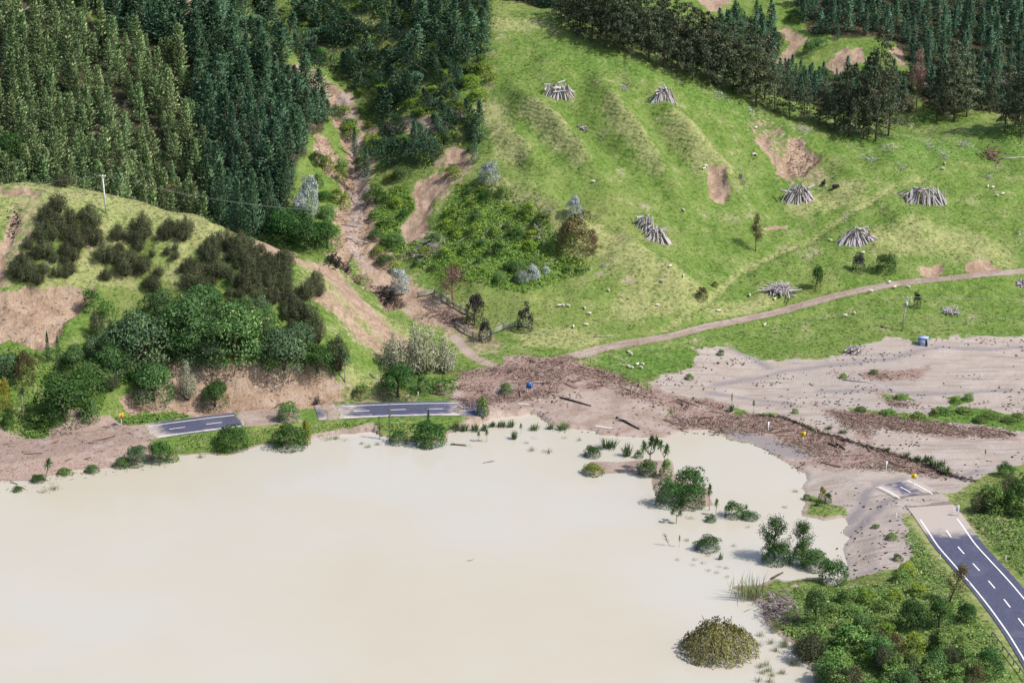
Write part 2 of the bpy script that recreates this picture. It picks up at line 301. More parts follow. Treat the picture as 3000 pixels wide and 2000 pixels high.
# worn earth on the spur flank, gully sides and damaged forest
for L, w, a in [([(800, 735), (880, 760), (960, 800), (1020, 860), (1090, 930), (1150, 985)], 6.5, .8), ([(930, 860), (1020, 930), (1080, 1000)], 6, .66), ([(1090, 760), (1150, 830), (1210, 880), (1290, 930)], 6, .85), ([(1050, 600), (1060, 690), (1090, 760)], 4.5, .85), ([(900, 200), (990, 290), (1040, 400), (1060, 520)], 4, .7), ([(1190, 740), (1290, 720)], 4, .5), ([(1230, 880), (1330, 960), (1420, 1010)], 5, .55),
                ([(1300, 470), (1360, 480), (1300, 560)], 4, .55), ([(100, 620), (60, 700), (30, 800)], 5, .5), ([(200, 680), (240, 740)], 4, .35), ([(2230, 380), (2300, 440), (2380, 520)], 6, .5), ([(640, 700), (760, 730), (850, 740)], 3, .5), ([(860, 120), (1100, 60), (1250, 120)], 7, .4), ([(1060, 380), (1200, 360), (1330, 340)], 4, .55), ([(700, 90), (800, 130)], 4, .45), ([(1000, 1120), (1080, 1165), (1200, 1165)], 3, .5)]:
    P = hits(L); s = local(P, 25); d, _ = seg_dist(GX[s], GY[s], P); M['soil'][s] = np.maximum(M['soil'][s], a * sstep(w * 1.5, w * .2, d + wob[s] * 1.6))
# dry, bleached grass
for L, w in [([(-100, 560), (200, 570), (420, 600), (560, 660), (640, 700)], 9), ([(240, 640), (330, 700), (240, 760)], 5), ([(540, 700), (520, 800)], 3), ([(800, 730), (900, 770), (1000, 860), (1100, 930), (1180, 985)], 7),
             ([(1540, 310), (1620, 370), (1700, 450)], 2.4), ([(1790, 300), (1860, 390), (1930, 490)], 2.2), ([(1990, 360), (2060, 440), (2120, 500)], 4), ([(1450, 540), (1560, 590), (1640, 650)], 2.4), ([(1740, 690), (1840, 740), (1960, 820), (2020, 850)], 5),
             ([(1460, 400), (1530, 450)], 2.6), ([(1440, 70), (1600, 72)], 3), ([(2100, 905), (2240, 880)], 2.5), ([(1860, 900), (1980, 860)], 5), ([(1560, 985), (1720, 995)], 4), ([(1480, 420), (1460, 330)], 3),
             ([(2600, 700), (2750, 690), (2900, 730)], 6), ([(1050, 1120), (1100, 1160)], 3), ([(2350, 600), (2500, 560)], 4), ([(1400, 340), (1440, 210)], 1.5), ([(90, 850), (300, 815), (380, 812)], 2.2)]:
    P = hits(L); s = local(P, 25); d, _ = seg_dist(GX[s], GY[s], P); M['dry'][s] = np.maximum(M['dry'][s], sstep(w * 1.5, w * .3, d + wob[s]))
for P, w in ((TERRACE, 1.0), (PATH, 1.4)):
    s = local(P); d, _ = seg_dist(GX[s], GY[s], P); M['dry'][s] = np.maximum(M['dry'][s], .9 * np.exp(-(d / w) ** 2)); H[s] -= .35 * np.exp(-((d - .3) / (w * 1.3)) ** 2)
s = local(PATH); d, _ = seg_dist(GX[s], GY[s], PATH); M['mud'][s] = np.maximum(M['mud'][s], np.exp(-(d / 1.3) ** 2))
# lush dark strip below the pine belt, forest floors
LUSH = poly([(1600, 100), (1700, 130), (1850, 170), (2000, 235), (2150, 300), (2300, 350), (2500, 430), (2480, 470), (2300, 420), (2100, 330), (1900, 240), (1700, 190), (1600, 150)]); paint('lush', LUSH, 3, .8, 2)
paint('lush', poly([(2500, 420), (2700, 400), (3100, 380), (3100, 450), (2800, 470), (2550, 480)]), 3, .8, 2)
# farm track
d, par = seg_dist(GX, GY, TRACK); zt = np.interp(par, np.arange(len(TRACK)), TRACK[:, 2])
k = sstep(4.5, 1.8, d); H = H * (1 - k * .9) + zt * k * .9; M['mud'] = np.maximum(M['mud'], sstep(2.0, 1.3, d + wob * .25)); H -= .12 * np.exp(-((d - .9) / .35) ** 2)
M['soil'] = np.maximum(M['soil'], .8 * sstep(2.6, 1.2, d + wob * .3) * (GX < 30))
# lake shore
sd = sdist(GX, GY, LAKE); sd = np.where(np.abs(sd) < 6, sd + wob * .45, sd); sd = np.where(near, sd, np.where(sd > 0, sd, sd))
isl = sdist(GX, GY, ISLET) + wob * .5
H = np.where(sd > 0, np.minimum(H, -.04 - .14 * sd), np.maximum(H, .03 + .05 * np.minimum(-sd, 6)))
H = np.where((sd <= 0) & (H < 4.5) & near, np.minimum(H, .06 + .16 * -sd + .02 * sd * sd), H)
H = np.where(isl > -3, np.maximum(H, np.minimum(isl * .12, .22) - .02), H)
M['mud'] = np.maximum(M['mud'], sstep(-1.6, -.1, sd) * .9 * (1 - M['silt']) * (1 - M['wet'])); M['wet'] = np.maximum(M['wet'], sstep(-1.2, .3, sd) * .5 * M['silt']); M['mud'] = np.maximum(M['mud'], sstep(-1, .5, isl) * .8)
# highway bench, with slip mud lying over parts of it
d, par = seg_dist(GX, GY, ROAD); zr = np.interp(par, np.arange(len(ROAD)), ROAD[:, 2]); cx = np.interp(par, np.arange(len(ROAD)), rpx)
def covered(cx, n):
    e = n * 16
    return np.maximum.reduce([sstep(450, 425, cx + e), sstep(695, 715, cx + e) * sstep(895, 870, cx + e), sstep(950, 958, cx + e) * sstep(998, 988, cx + e), sstep(1338, 1352, cx + e) * sstep(2622, 2604, cx + e * .5), sstep(2684, 2690, cx + e * .3) * sstep(2716, 2708, cx + e * .3)])
cov = covered(cx, wob)
bench = sstep(HALF + 6, HALF + .9, d)
bed = np.where(sd > .5, H, zr - .10)
H = H * (1 - bench) + bed * bench
k = sstep(HALF + 1.0, HALF - .2, d); H = np.where(sd < .5, H * (1 - k) + (zr - .10) * k, H)
H = np.where((d < HALF + 1.5) & (sd < .3), H + cov * np.where((cx > 1345) & (cx < 2500), .3, 1.0) * (.22 + .12 * fbm(GX / 1.8, GY / 1.8, 3)), H)
onroad = sstep(HALF + 1.5, HALF, d) * cov * (sd < 0) * (1 - M['wet'])
M['mud'] = np.maximum(M['mud'], onroad * np.where(cx > 2500, 0, .8)); M['silt'] = np.maximum(M['silt'], onroad * (cx > 2500))
M['lush'] = np.maximum(M['lush'], sstep(HALF + 3.5, HALF + .8, d) * (cov < .3) * .8 * (cx < 1330))
for k_ in ('dry',): M[k_] = np.maximum(M[k_], sstep(HALF + 3, HALF + .5, d) * (cx > 2690) * .7)
HF = H

# ---------------------------------------------------------------- material kit
def nt_new(name):
    m = bpy.data.materials.new(name); m.use_nodes = True; t = m.node_tree; t.nodes.clear(); return m, t
class NT:
    def __init__(s, t): s.t = t
    def n(s, typ, **kw):
        x = s.t.nodes.new('ShaderNode' + typ)
        for k, v in kw.items(): setattr(x, k, v)
        return x
    def put(s, sock, v):
        if hasattr(v, 'is_output') or isinstance(v, bpy.types.NodeSocket): s.t.links.new(v, sock)
        elif isinstance(v, (tuple, list)) and len(v) == 3 and sock.type == 'RGBA': sock.default_value = (*v, 1)
        else: sock.default_value = v
    def noise(s, scale, det=4, rough=.6, vec=None, w=None):
        x = s.n('TexNoise'); x.inputs['Scale'].default_value = scale; x.inputs['Detail'].default_value = det; x.inputs['Roughness'].default_value = rough
        if vec is not None: s.put(x.inputs['Vector'], vec)
        return x.outputs['Fac']
    def math(s, op, a, b=0.0, c=None, clamp=False):
        x = s.n('Math', operation=op, use_clamp=clamp); s.put(x.inputs[0], a); s.put(x.inputs[1], b)
        if c is not None: s.put(x.inputs[2], c)
        return x.outputs[0]
    def mix(s, f, a, b, mode='MIX'):
        x = s.n('Mix', data_type='RGBA', blend_type=mode); s.put(x.inputs[0], f); s.put(x.inputs[6], a); s.put(x.inputs[7], b); return x.outputs[2]
    def ramp(s, f, a, b):
        x = s.n('MapRange', interpolation_type='SMOOTHSTEP'); s.put(x.inputs[0], f); x.inputs[1].default_value = a; x.inputs[2].default_value = b; return x.outputs[0]
    def attr(s, name): return s.n('Attribute', attribute_name=name).outputs['Fac']
    def pos(s): return s.n('NewGeometry').outputs['Position']
    def out(s, sh): o = s.n('OutputMaterial'); s.t.links.new(sh, o.inputs[0])
    def bsdf(s, col, rough=.9, spec=.2, normal=None, **kw):
        b = s.n('BsdfPrincipled'); s.put(b.inputs['Base Color'], col); s.put(b.inputs['Roughness'], rough); s.put(b.inputs['Specular IOR Level'], spec)
        for k, v in kw.items(): s.put(b.inputs[k], v)
        if normal is not None: s.put(b.inputs['Normal'], normal)
        return b.outputs[0]
    def bump(s, h, strength=.5, dist=.1):
        b = s.n('Bump'); s.put(b.inputs['Height'], h); b.inputs['Strength'].default_value = strength; b.inputs['Distance'].default_value = dist; return b.outputs[0]

def ground_material():
    m, t = nt_new('ground'); k = NT(t); P = k.pos()
    big = k.noise(.035, 3, .55, P); mid = k.noise(.22, 4, .6, P); fine = k.noise(1.1, 3, .65, P); vf = k.noise(3.6, 2, .6, P)
    g = k.mix(k.ramp(fine, .3, .7), (.062, .125, .019), (.145, .215, .044))
    g = k.mix(k.ramp(mid, .38, .68), g, k.mix(k.ramp(vf, .35, .65), (.095, .165, .03), (.21, .25, .08)))
    g = k.mix(k.math('MULTIPLY', k.ramp(big, .48, .66), .32), g, (.225, .225, .082))
    lush = k.mix(k.ramp(fine, .3, .7), (.055, .125, .018), (.12, .215, .038))
    g = k.mix(k.math('MULTIPLY', k.attr('lush'), .85), g, lush)
    dryc = k.mix(k.ramp(fine, .3, .7), (.24, .235, .095), (.40, .37, .19)); dryc = k.mix(k.ramp(vf, .4, .7), dryc, (.22, .27, .09))
    def edge(name, amp=.7, n=fine): return k.ramp(k.math('ADD', k.attr(name), k.math('MULTIPLY', k.math('SUBTRACT', n, .5), amp)), .32, .68)
    dm = k.math('ADD', k.attr('dry'), k.math('ADD', k.math('MULTIPLY', k.math('SUBTRACT', fine, .5), 1.6), k.math('MULTIPLY', k.math('SUBTRACT', mid, .5), 1.6)))
    c = k.mix(k.math('MULTIPLY', k.ramp(dm, .0, 1.2), .78), g, dryc)
    forest = k.mix(k.ramp(fine, .35, .65), (.030, .034, .014), (.075, .062, .034)); c = k.mix(edge('forest', 1.0), c, forest)  # forest litter, darkened so the shade between trees is painted into it
    mp = k.n('Mapping'); k.put(mp.inputs['Vector'], P); mp.inputs['Scale'].default_value = (1.3, .28, .22); rill = k.noise(1.0, 4, .65, mp.outputs[0])
    soil = k.mix(k.ramp(mid, .3, .7), (.255, .175, .122), (.375, .28, .205)); soil = k.mix(k.ramp(vf, .5, .72), soil, (.17, .105, .07)); soil = k.mix(k.ramp(fine, .52, .75), soil, (.41, .335, .265)); soil = k.mix(k.math('MULTIPLY', k.ramp(rill, .52, .66), .7), soil, (.20, .135, .10))
    c = k.mix(edge('soil', 1.1), c, soil)
    silt = k.mix(k.ramp(mid, .35, .7), (.34, .285, .245), (.40, .35, .315)); silt = k.mix(k.math('MULTIPLY', k.ramp(big, .45, .62), .55), silt, (.33, .285, .265)); silt = k.mix(k.math('MULTIPLY', k.ramp(vf, .62, .74), .6), silt, (.25, .19, .15))
    strk = k.n('Mapping'); k.put(strk.inputs['Vector'], P); strk.inputs['Scale'].default_value = (.10, .75, .5); sk = k.noise(1.0, 4, .6, strk.outputs[0]); silt = k.mix(k.math('MULTIPLY', k.ramp(sk, .48, .66), .75), silt, (.25, .205, .185)); silt = k.mix(k.attr('wet'), silt, (.245, .215, .215))
    c = k.mix(edge('silt', .9), c, silt)
    mud = k.mix(k.ramp(mid, .35, .65), (.27, .20, .165), (.36, .29, .25)); mud = k.mix(k.ramp(fine, .55, .7), mud, (.19, .13, .105))
    c = k.mix(edge('mud', 1.1), c, mud)
    deb = k.mix(k.ramp(fine, .35, .65), (.175, .110, .090), (.29, .20, .17)); deb = k.mix(k.ramp(vf, .5, .7), deb, (.37, .285, .245)); deb = k.mix(k.ramp(mid, .52, .68), deb, (.33, .27, .24))
    c = k.mix(k.ramp(k.math('ADD', k.attr('debris'), k.math('ADD', k.math('MULTIPLY', k.math('SUBTRACT', fine, .5), 1.3), k.math('MULTIPLY', k.math('SUBTRACT', mid, .5), 2.4))), .3, .75), c, deb)
    wet = k.math('MAXIMUM', k.attr('wet'), k.math('MULTIPLY', k.attr('mud'), .6))
    rough = k.math('SUBTRACT', .95, k.math('MULTIPLY', wet, .4))
    zz = k.n('SeparateXYZ'); k.put(zz.inputs[0], P); ter = k.math('SINE', k.math('ADD', k.math('MULTIPLY', zz.outputs[2], 6.5), k.math('MULTIPLY', mid, 22.0)))
    ter = k.math('MULTIPLY', ter, k.math('MULTIPLY', k.ramp(zz.outputs[2], 3.0, 6.0), k.math('SUBTRACT', .15, k.math('MULTIPLY', k.attr('soil'), .15))))
    hgt_ = k.math('ADD', ter, k.math('ADD', k.math('MULTIPLY', fine, .7), k.math('MULTIPLY', vf, .3)))
    k.out(k.bsdf(c, rough, .25, k.bump(hgt_, .9, .22)))
    return m
MAT = {'ground': ground_material()}

# ---------------------------------------------------------------- ground sheet, cut into named pieces along the zone borders
def new_mesh(name, V, F, mats=(), smooth=False, fmat=None):
    """V: n x 3 array, F: list of tuples or int array n x k."""
    me = bpy.data.meshes.new(name); V = np.asarray(V, np.float32)
    me.vertices.add(len(V)); me.vertices.foreach_set('co', V.ravel())
    if isinstance(F, np.ndarray):
        n, q = F.shape; idx = F.ravel(); start = np.arange(0, n * q, q); tot = np.full(n, q)
    else:
        tot = np.array([len(f) for f in F]); start = np.concatenate([[0], np.cumsum(tot)[:-1]]); idx = np.fromiter((i for f in F for i in f), int)
    me.loops.add(len(idx)); me.loops.foreach_set('vertex_index', idx.astype(np.int32))
    me.polygons.add(len(tot)); me.polygons.foreach_set('loop_start', start.astype(np.int32)); me.polygons.foreach_set('loop_total', tot.astype(np.int32))
    for m_ in mats: me.materials.append(m_)
    if fmat is not None: me.polygons.foreach_set('material_index', np.asarray(fmat, np.int32))
    me.update(calc_edges=True)
    if smooth: me.polygons.foreach_set('use_smooth', np.ones(len(tot), bool))
    return me
def link(name, me, parent=None, **props):
    o = bpy.data.objects.new(name, me); COL.objects.link(o)
    if parent is not None: o.parent = parent
    for k_, v in props.items(): o[k_] = v
    return o
def vattr(me, name, vals):
    a = me.attributes.new(name, 'FLOAT', 'POINT'); a.data.foreach_set('value', np.asarray(vals, np.float32).ravel())

def build_ground():
    nr, nc = H.shape
    V = np.stack([GX, GY, H], -1).reshape(-1, 3)
    gy, gx = np.gradient(H, YS, XS); N = np.stack([-gx, -gy, np.ones_like(H)], -1); N /= np.linalg.norm(N, axis=-1, keepdims=True); N = N.reshape(-1, 3)
    I = np.arange(nr * nc).reshape(nr, nc)
    Q = np.stack([I[:-1, :-1], I[:-1, 1:], I[1:, 1:], I[1:, :-1]], -1).reshape(-1, 4)
    z = ZONE[:-1, :-1].ravel()
    A = {k_: v.ravel() for k_, v in M.items()}
    for i, zn in enumerate(ZNAMES):
        q = Q[z == i]
        if not len(q): continue
        u, inv = np.unique(q.ravel(), return_inverse=True)
        nm = 'landslide_scar' if zn.startswith('landslide') else ('ground' if zn == 'pasture' else zn)
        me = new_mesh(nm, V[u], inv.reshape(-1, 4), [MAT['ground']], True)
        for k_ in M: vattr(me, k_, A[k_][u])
        me.normals_split_custom_set_from_vertices(N[u])
        link(nm, me, kind='structure')

# ---------------------------------------------------------------- lake
def lake():
    m, t = nt_new('muddy_water'); k = NT(t); P = k.pos()
    a = k.noise(.018, 3, .5, P); b = k.noise(.07, 3, .55, P)
    c = k.mix(k.ramp(a, .35, .65), (.455, .415, .333), (.462, .44, .392)); c = k.mix(k.math('MULTIPLY', k.ramp(b, .4, .7), .35), c, (.475, .43, .352))
    rip = k.math('ADD', k.noise(.55, 3, .5, P), k.math('MULTIPLY', k.noise(2.2, 2, .5, P), .35))
    k.out(k.bsdf(c, .10, .5, k.bump(rip, .12, .04), IOR=1.33))
    me = new_mesh('lake', [(-5000, -5000, 0), (5000, -5000, 0), (5000, 470, 0), (-5000, 470, 0)], [(0, 1, 2, 3)], [m])
    link('lake', me, kind='structure')
lake()

# ---------------------------------------------------------------- highway
def side(P):
    d = np.gradient(P[:, :2], axis=0); d /= np.linalg.norm(d, axis=1)[:, None]; return np.stack([-d[:, 1], d[:, 0]], 1)   # left of travel (away from the lake)
RS = side(ROAD)
def road_strip(i0, i1, a, b, dz, name, mat, parent, n=1, attr=None):
    idx = np.arange(i0, i1 + 1); L = np.linspace(a, b, n + 1)
    V = np.array([[ROAD[i, 0] + RS[i, 0] * l, ROAD[i, 1] + RS[i, 1] * l, ROAD[i, 2] + dz] for i in idx for l in L]); w = n + 1
    F = np.array([(r * w + c, (r + 1) * w + c, (r + 1) * w + c + 1, r * w + c + 1) for r in range(len(idx) - 1) for c in range(n)])
    F = F[:, ::-1] if np.cross(V[F[0][1]] - V[F[0][0]], V[F[0][2]] - V[F[0][0]])[2] < 0 else F
    me = new_mesh(name, V, F, [mat], True)
    if attr is not None: vattr(me, 'dust', [attr(rpx[i], l, i) for i in idx for l in L])
    return link(name, me, parent)
def highway():
    m, t = nt_new('asphalt'); k = NT(t); P = k.pos()
    f = k.noise(2.5, 4, .65, P); g = k.noise(.18, 3, .6, P); dust = k.attr('dust')
    c = k.mix(k.ramp(f, .35, .7), (.055, .058, .100), (.085, .089, .145)); c = k.mix(k.math('MULTIPLY', k.ramp(g, .5, .65), .4), c, (.12, .12, .16))  # blue tint paints the sky's reflection into the asphalt colour
    d_ = k.ramp(k.math('ADD', dust, k.math('MULTIPLY', k.math('SUBTRACT', k.noise(.7, 4, .65, P), .5), .9)), .25, .8)
    c = k.mix(d_, c, (.40, .345, .31))
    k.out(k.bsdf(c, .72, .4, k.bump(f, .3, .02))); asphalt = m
    m, t = nt_new('road_paint'); k = NT(t); n_ = k.noise(1.6, 4, .7, k.pos()); k.out(k.bsdf(k.mix(k.ramp(n_, .55, .72), (.80, .80, .80), (.45, .44, .45)), .6, .3)); paint_ = m
    def dust(cx_, l, i):
        w = vnoise(np.array([i * .23]), np.array([l * .6]))[0]
        d = max(0, 1 - abs(cx_ - 2735) / 62) * 1.5 + (.28 + .75 * max(0, (abs(l) - 1.2) / 2.6) if 2590 < cx_ < 2700 else 0) + max(0, 1 - abs(cx_ - 447) / 60) * .7 + max(0, 1 - abs(cx_ - 985) / 120) * .75 * (.3 + w) + max(0, 1 - abs(cx_ - 1340) / 60) * .5
        if 700 < cx_ < 900: d = .8
        return d + .12 + (.5 * max(0, (-l - 1.6) / 2.4) if cx_ < 1340 else 0)
    R0 = link('road', None, kind='structure')
    n = len(ROAD)
    hid = covered(rpx, np.zeros(n)) > .55; film = (rpx > 2704) & (rpx < 2750)
    runs = []; i = 0
    while i < n:
        if not hid[i]:
            j = i
            while j + 1 < n and not hid[j + 1]: j += 1
            if j - i > 4: runs.append((i, j))
            i = j + 1
        else: i += 1
    for i, j in runs:
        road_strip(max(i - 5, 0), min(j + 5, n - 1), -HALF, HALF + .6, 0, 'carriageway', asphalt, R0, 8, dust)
        js = [q for q in range(i, j + 1) if not film[q]]; i2, j2 = (js[0], js[-1]) if len(js) > 3 else (i, i + 1)
        road_strip(i2, j2, -3.24, -3.02, .006, 'edge_line', paint_, R0)
        road_strip(i2, j2, 3.02, 3.24, .006, 'edge_line', paint_, R0)
        s = i2
        while s + 3 <= j:
            if s % 7 == 2: road_strip(s, s + 3, -.10, .10, .006, 'centre_dash', paint_, R0); s += 3
            s += 1
    for px0, px1, l in ((1508, 1556, 3.36), (1752, 1822, -3.36)):     # painted lines showing through the mud
        idx = np.where((rpx > px0) & (rpx < px1))[0]; 
        o = road_strip(idx[0], idx[-1], l - .1, l + .1, .30, 'edge_line', paint_, R0)
highway()


# ---------------------------------------------------------------- foliage, bark, wood
def leaf_mat(name, dark, light, tip=None, trans=.25, rough=.6):
    m, t = nt_new(name); k = NT(t)
    isl = k.n('NewGeometry').outputs['Random Per Island']; ob = k.n('ObjectInfo').outputs['Random']
    c = k.mix(isl, dark, light)
    if tip: c = k.mix(k.ramp(isl, .82, 1.0), c, tip)
    hsv = k.n('HueSaturation'); k.put(hsv.inputs['Color'], c)
    k.put(hsv.inputs['Value'], k.math('ADD', .72, k.math('MULTIPLY', ob, .56))); k.put(hsv.inputs['Hue'], k.math('ADD', .485, k.math('MULTIPLY', k.math('FRACT', k.math('MULTIPLY', ob, 7.3)), .03)))
    c = hsv.outputs[0]
    b = k.n('BsdfPrincipled'); k.put(b.inputs['Base Color'], c); b.inputs['Roughness'].default_value = rough; b.inputs['Specular IOR Level'].default_value = .25
    tr = k.n('BsdfTranslucent'); k.put(tr.inputs[0], c); mx = k.n('MixShader'); mx.inputs[0].default_value = trans
    t.links.new(b.outputs[0], mx.inputs[1]); t.links.new(tr.outputs[0], mx.inputs[2]); k.out(mx.outputs[0]); return m
def wood_mat(name, a, b, rough=.9, scale=2.0):
    m, t = nt_new(name); k = NT(t); isl = k.n('NewGeometry').outputs['Random Per Island']; n_ = k.noise(scale, 4, .7, k.n('TexCoord').outputs['Object'])
    c = k.mix(isl, a, b); c = k.mix(k.ramp(n_, .45, .75), c, tuple(x * .45 for x in a)); k.out(k.bsdf(c, rough, .2, k.bump(n_, .5, .05))); return m
def flat_mat(name, col, rough=.6, metal=0.0, var=.15, scale=3.0):
    m, t = nt_new(name); k = NT(t); n_ = k.noise(scale, 4, .65, k.n('TexCoord').outputs['Object'])
    c = k.mix(k.ramp(n_, .4, .75), col, tuple(x * (1 - var) for x in col)); k.out(k.bsdf(c, rough, .4, None, Metallic=metal)); return m
LM = {
 'pine': leaf_mat('pine_needles', (.038, .094, .053), (.118, .216, .118), (.180, .282, .150)),
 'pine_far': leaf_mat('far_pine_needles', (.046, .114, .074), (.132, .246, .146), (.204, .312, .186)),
 'column': leaf_mat('olive_conifer_needles', (.074, .138, .054), (.252, .354, .156), (.456, .516, .252)),
 'old': leaf_mat('old_pine_needles', (.036, .058, .032), (.112, .140, .072), (.216, .208, .118)),
 'broad': leaf_mat('broad_leaves', (.036, .090, .026), (.123, .239, .065), (.275, .392, .131)),
 'broadblue': leaf_mat('blue_green_leaves', (.038, .080, .036), (.115, .19, .085), (.24, .31, .14)),
 'dark': leaf_mat('dark_leaves', (.019, .054, .014), (.068, .162, .030), (.115, .243, .047)),
 'manuka': leaf_mat('manuka_leaves', (.028, .044, .018), (.115, .135, .060), (.21, .20, .12)),
 'fern': leaf_mat('fern_leaves', (.075, .155, .02), (.27, .37, .045), (.42, .45, .08)),
 'grassy': leaf_mat('scrub_leaves', (.065, .143, .026), (.182, .286, .072), (.299, .364, .117)),
 'silver': leaf_mat('silver_leaves', (.240, .300, .280), (.500, .560, .550), (.680, .720, .720)),
 'pale': leaf_mat('pale_feathery_leaves', (.165, .187, .110), (.396, .396, .286), (.528, .506, .396)),
 'olivebrown': leaf_mat('brown_olive_leaves', (.065, .058, .023), (.150, .124, .052), (.247, .195, .065)),
 'purple': leaf_mat('black_purple_leaves', (.013, .011, .015), (.040, .033, .042), (.077, .066, .077)),
 'red': leaf_mat('reddish_twigs', (.132, .072, .061), (.286, .176, .143), (.440, .297, .242)),
 'willow': leaf_mat('willow_leaves', (.12, .115, .035), (.30, .275, .10), (.42, .38, .17)),
 'flax': leaf_mat('flax_blades', (.056, .112, .042), (.168, .238, .098), (.364, .378, .224)),
 'reed': leaf_mat('reed_blades', (.132, .176, .077), (.330, .341, .176), (.484, .462, .286)),
 'yellow': leaf_mat('yellow_leaves', (.110, .154, .022), (.352, .330, .044), (.550, .462, .066)),
}
WD = {'bark': wood_mat('bark', (.075, .055, .042), (.12, .095, .075)), 'pale': wood_mat('bleached_wood', (.33, .30, .29), (.52, .48, .47), scale=5), 'log': wood_mat('weathered_log', (.30, .27, .28), (.66, .61, .64), scale=6),
      'dark': wood_mat('dark_wood', (.022, .018, .018), (.06, .05, .045)), 'stick': wood_mat('broken_wood', (.12, .068, .052), (.46, .34, .28), scale=8), 'greybrown': wood_mat('grey_brown_wood', (.13, .095, .095), (.42, .34, .34), scale=6), 'red': wood_mat('red_dead_wood', (.17, .085, .075), (.30, .19, .17)), 'palm': wood_mat('pale_bark', (.24, .21, .17), (.36, .32, .27))}

def unit(v): return v / np.maximum(np.linalg.norm(v, axis=-1, keepdims=True), 1e-9)
def rand_dir(n, rng): return unit(rng.normal(size=(n, 3)))
class Geo:
    def __init__(s): s.V = []; s.F = []; s.Mi = []; s.n = 0; s.N = []; s.soft = False
    def add(s, V, F, mi=0):
        s.V.append(np.asarray(V, float)); s.N.append(np.zeros((len(V), 3))); s.F += [tuple(i + s.n for i in f) for f in F]; s.Mi += [mi] * len(F); s.n += len(V)
    def rhombs(s, C, A, B, mi=0, ctr=None):                  # leaf-shaped faces: centre, long half-axis, short half-axis
        n = len(C); out = unit(C * np.array([1, 1, .15]) + np.array([0, 0, .22])) if ctr is None else unit(unit(C - ctr) + np.array([0, 0, .25])); gn = unit(np.cross(B, A)); fl = np.where((gn * out).sum(1, keepdims=True) < 0, -1.0, 1.0); B = B * fl; gn = gn * fl
        s.N.append(np.repeat(unit(out * .9 + gn * .7), 4, 0)); s.soft = True
        V = np.stack([C - A, C + B * .9 - A * .1, C + A, C - B * .9 - A * .1], 1).reshape(-1, 3)
        s.V.append(V); k = np.arange(n) * 4 + s.n; s.F += [(a, a + 1, a + 2, a + 3) for a in k.tolist()]; s.Mi += [mi] * n; s.n += 4 * n
    def tube(s, pts, radii, k=5, mi=0, cap=True):
        pts = np.asarray(pts, float); V = []; F = []
        for i, p in enumerate(pts):
            d = unit(pts[min(i + 1, len(pts) - 1)] - pts[max(i - 1, 0)]); a = unit(np.cross(d, [.3, .9, .2] if abs(d[2]) > .9 else [0, 0, 1])); b = np.cross(d, a)
            for j in range(k):
                t = 2 * math.pi * j / k; V.append(p + radii[i] * (math.cos(t) * a + math.sin(t) * b))
        for i in range(len(pts) - 1):
            for j in range(k): F.append((i * k + j, i * k + (j + 1) % k, (i + 1) * k + (j + 1) % k, (i + 1) * k + j))
        if cap: F.append(tuple(range(k))[::-1]); F.append(tuple(range((len(pts) - 1) * k, len(pts) * k)))
        s.add(V, F, mi)
    def box(s, c, h, mi=0, rot=None):
        V = np.array([[x, y, z] for x in (-1, 1) for y in (-1, 1) for z in (-1, 1)], float) * np.asarray(h)
        if rot is not None: V = V @ np.array(rot).T
        s.add(V + np.asarray(c), [(0, 1, 3, 2), (4, 6, 7, 5), (0, 4, 5, 1), (2, 3, 7, 6), (0, 2, 6, 4), (1, 5, 7, 3)], mi)
    def mesh(s, name, mats, smooth=False):
        me = new_mesh(name, np.concatenate(s.V), s.F, mats, smooth or s.soft, s.Mi)
        if s.soft: me.normals_split_custom_set_from_vertices(np.concatenate(s.N))
        return me
def leaves_on(g, C, N, L, Wd, rng, jit=.8, up=.0, mi=0, ctr=None):
    n = len(C); N = unit(N + rng.normal(size=(n, 3)) * jit + np.array([0, 0, up])); t = unit(np.cross(N, rand_dir(n, rng))); b = np.cross(N, t)
    L = L * rng.uniform(.6, 1.35, (n, 1)); g.rhombs(C, t * L, b * L * Wd, mi, ctr)

def tpl_pine(seed, r=.5, nb=95, per=9, rise=.5, prof=.95, tl=.034, mat='pine', low=.04):
    rng = np.random.default_rng(seed); g = Geo(); g.tube([(0, 0, -.04), (0, 0, .5), (0, 0, .98)], [.016, .011, .002], 5, 1)
    i = np.arange(nb); t = low + (1 - low) * (i / nb) ** .9 * .95; ang = i * 2.39996 + rng.normal(0, .25, nb); L = r * np.minimum((1 - t) ** prof * 1.05, .25 + t * 3.2) * rng.uniform(.7, 1.15, nb) + .02
    d = np.stack([np.cos(ang), np.sin(ang), rise * (.6 + t) + rng.normal(0, .12, nb)], 1); d = unit(d)
    C = []; A = []
    for q in range(per):
        f = (.25 + .8 * (q + rng.random(nb)) / per)[:, None]
        dd = unit(d + rng.normal(0, .32, (nb, 3)) + np.array([0, 0, .25]))
        C.append(np.stack([np.zeros(nb), np.zeros(nb), t], 1) + d * L[:, None] * f * np.array([1, 1, .45]) + rng.normal(0, .008, (nb, 3))); A.append(dd * tl * rng.uniform(.7, 1.4, (nb, 1)))
    C = np.concatenate(C); A = np.concatenate(A); B = unit(np.cross(A, rand_dir(len(A), rng))) * tl * .42; g.rhombs(C, A, B, 0)
    return [('tree', g.mesh('pine', [LM[mat], WD['bark']]))]

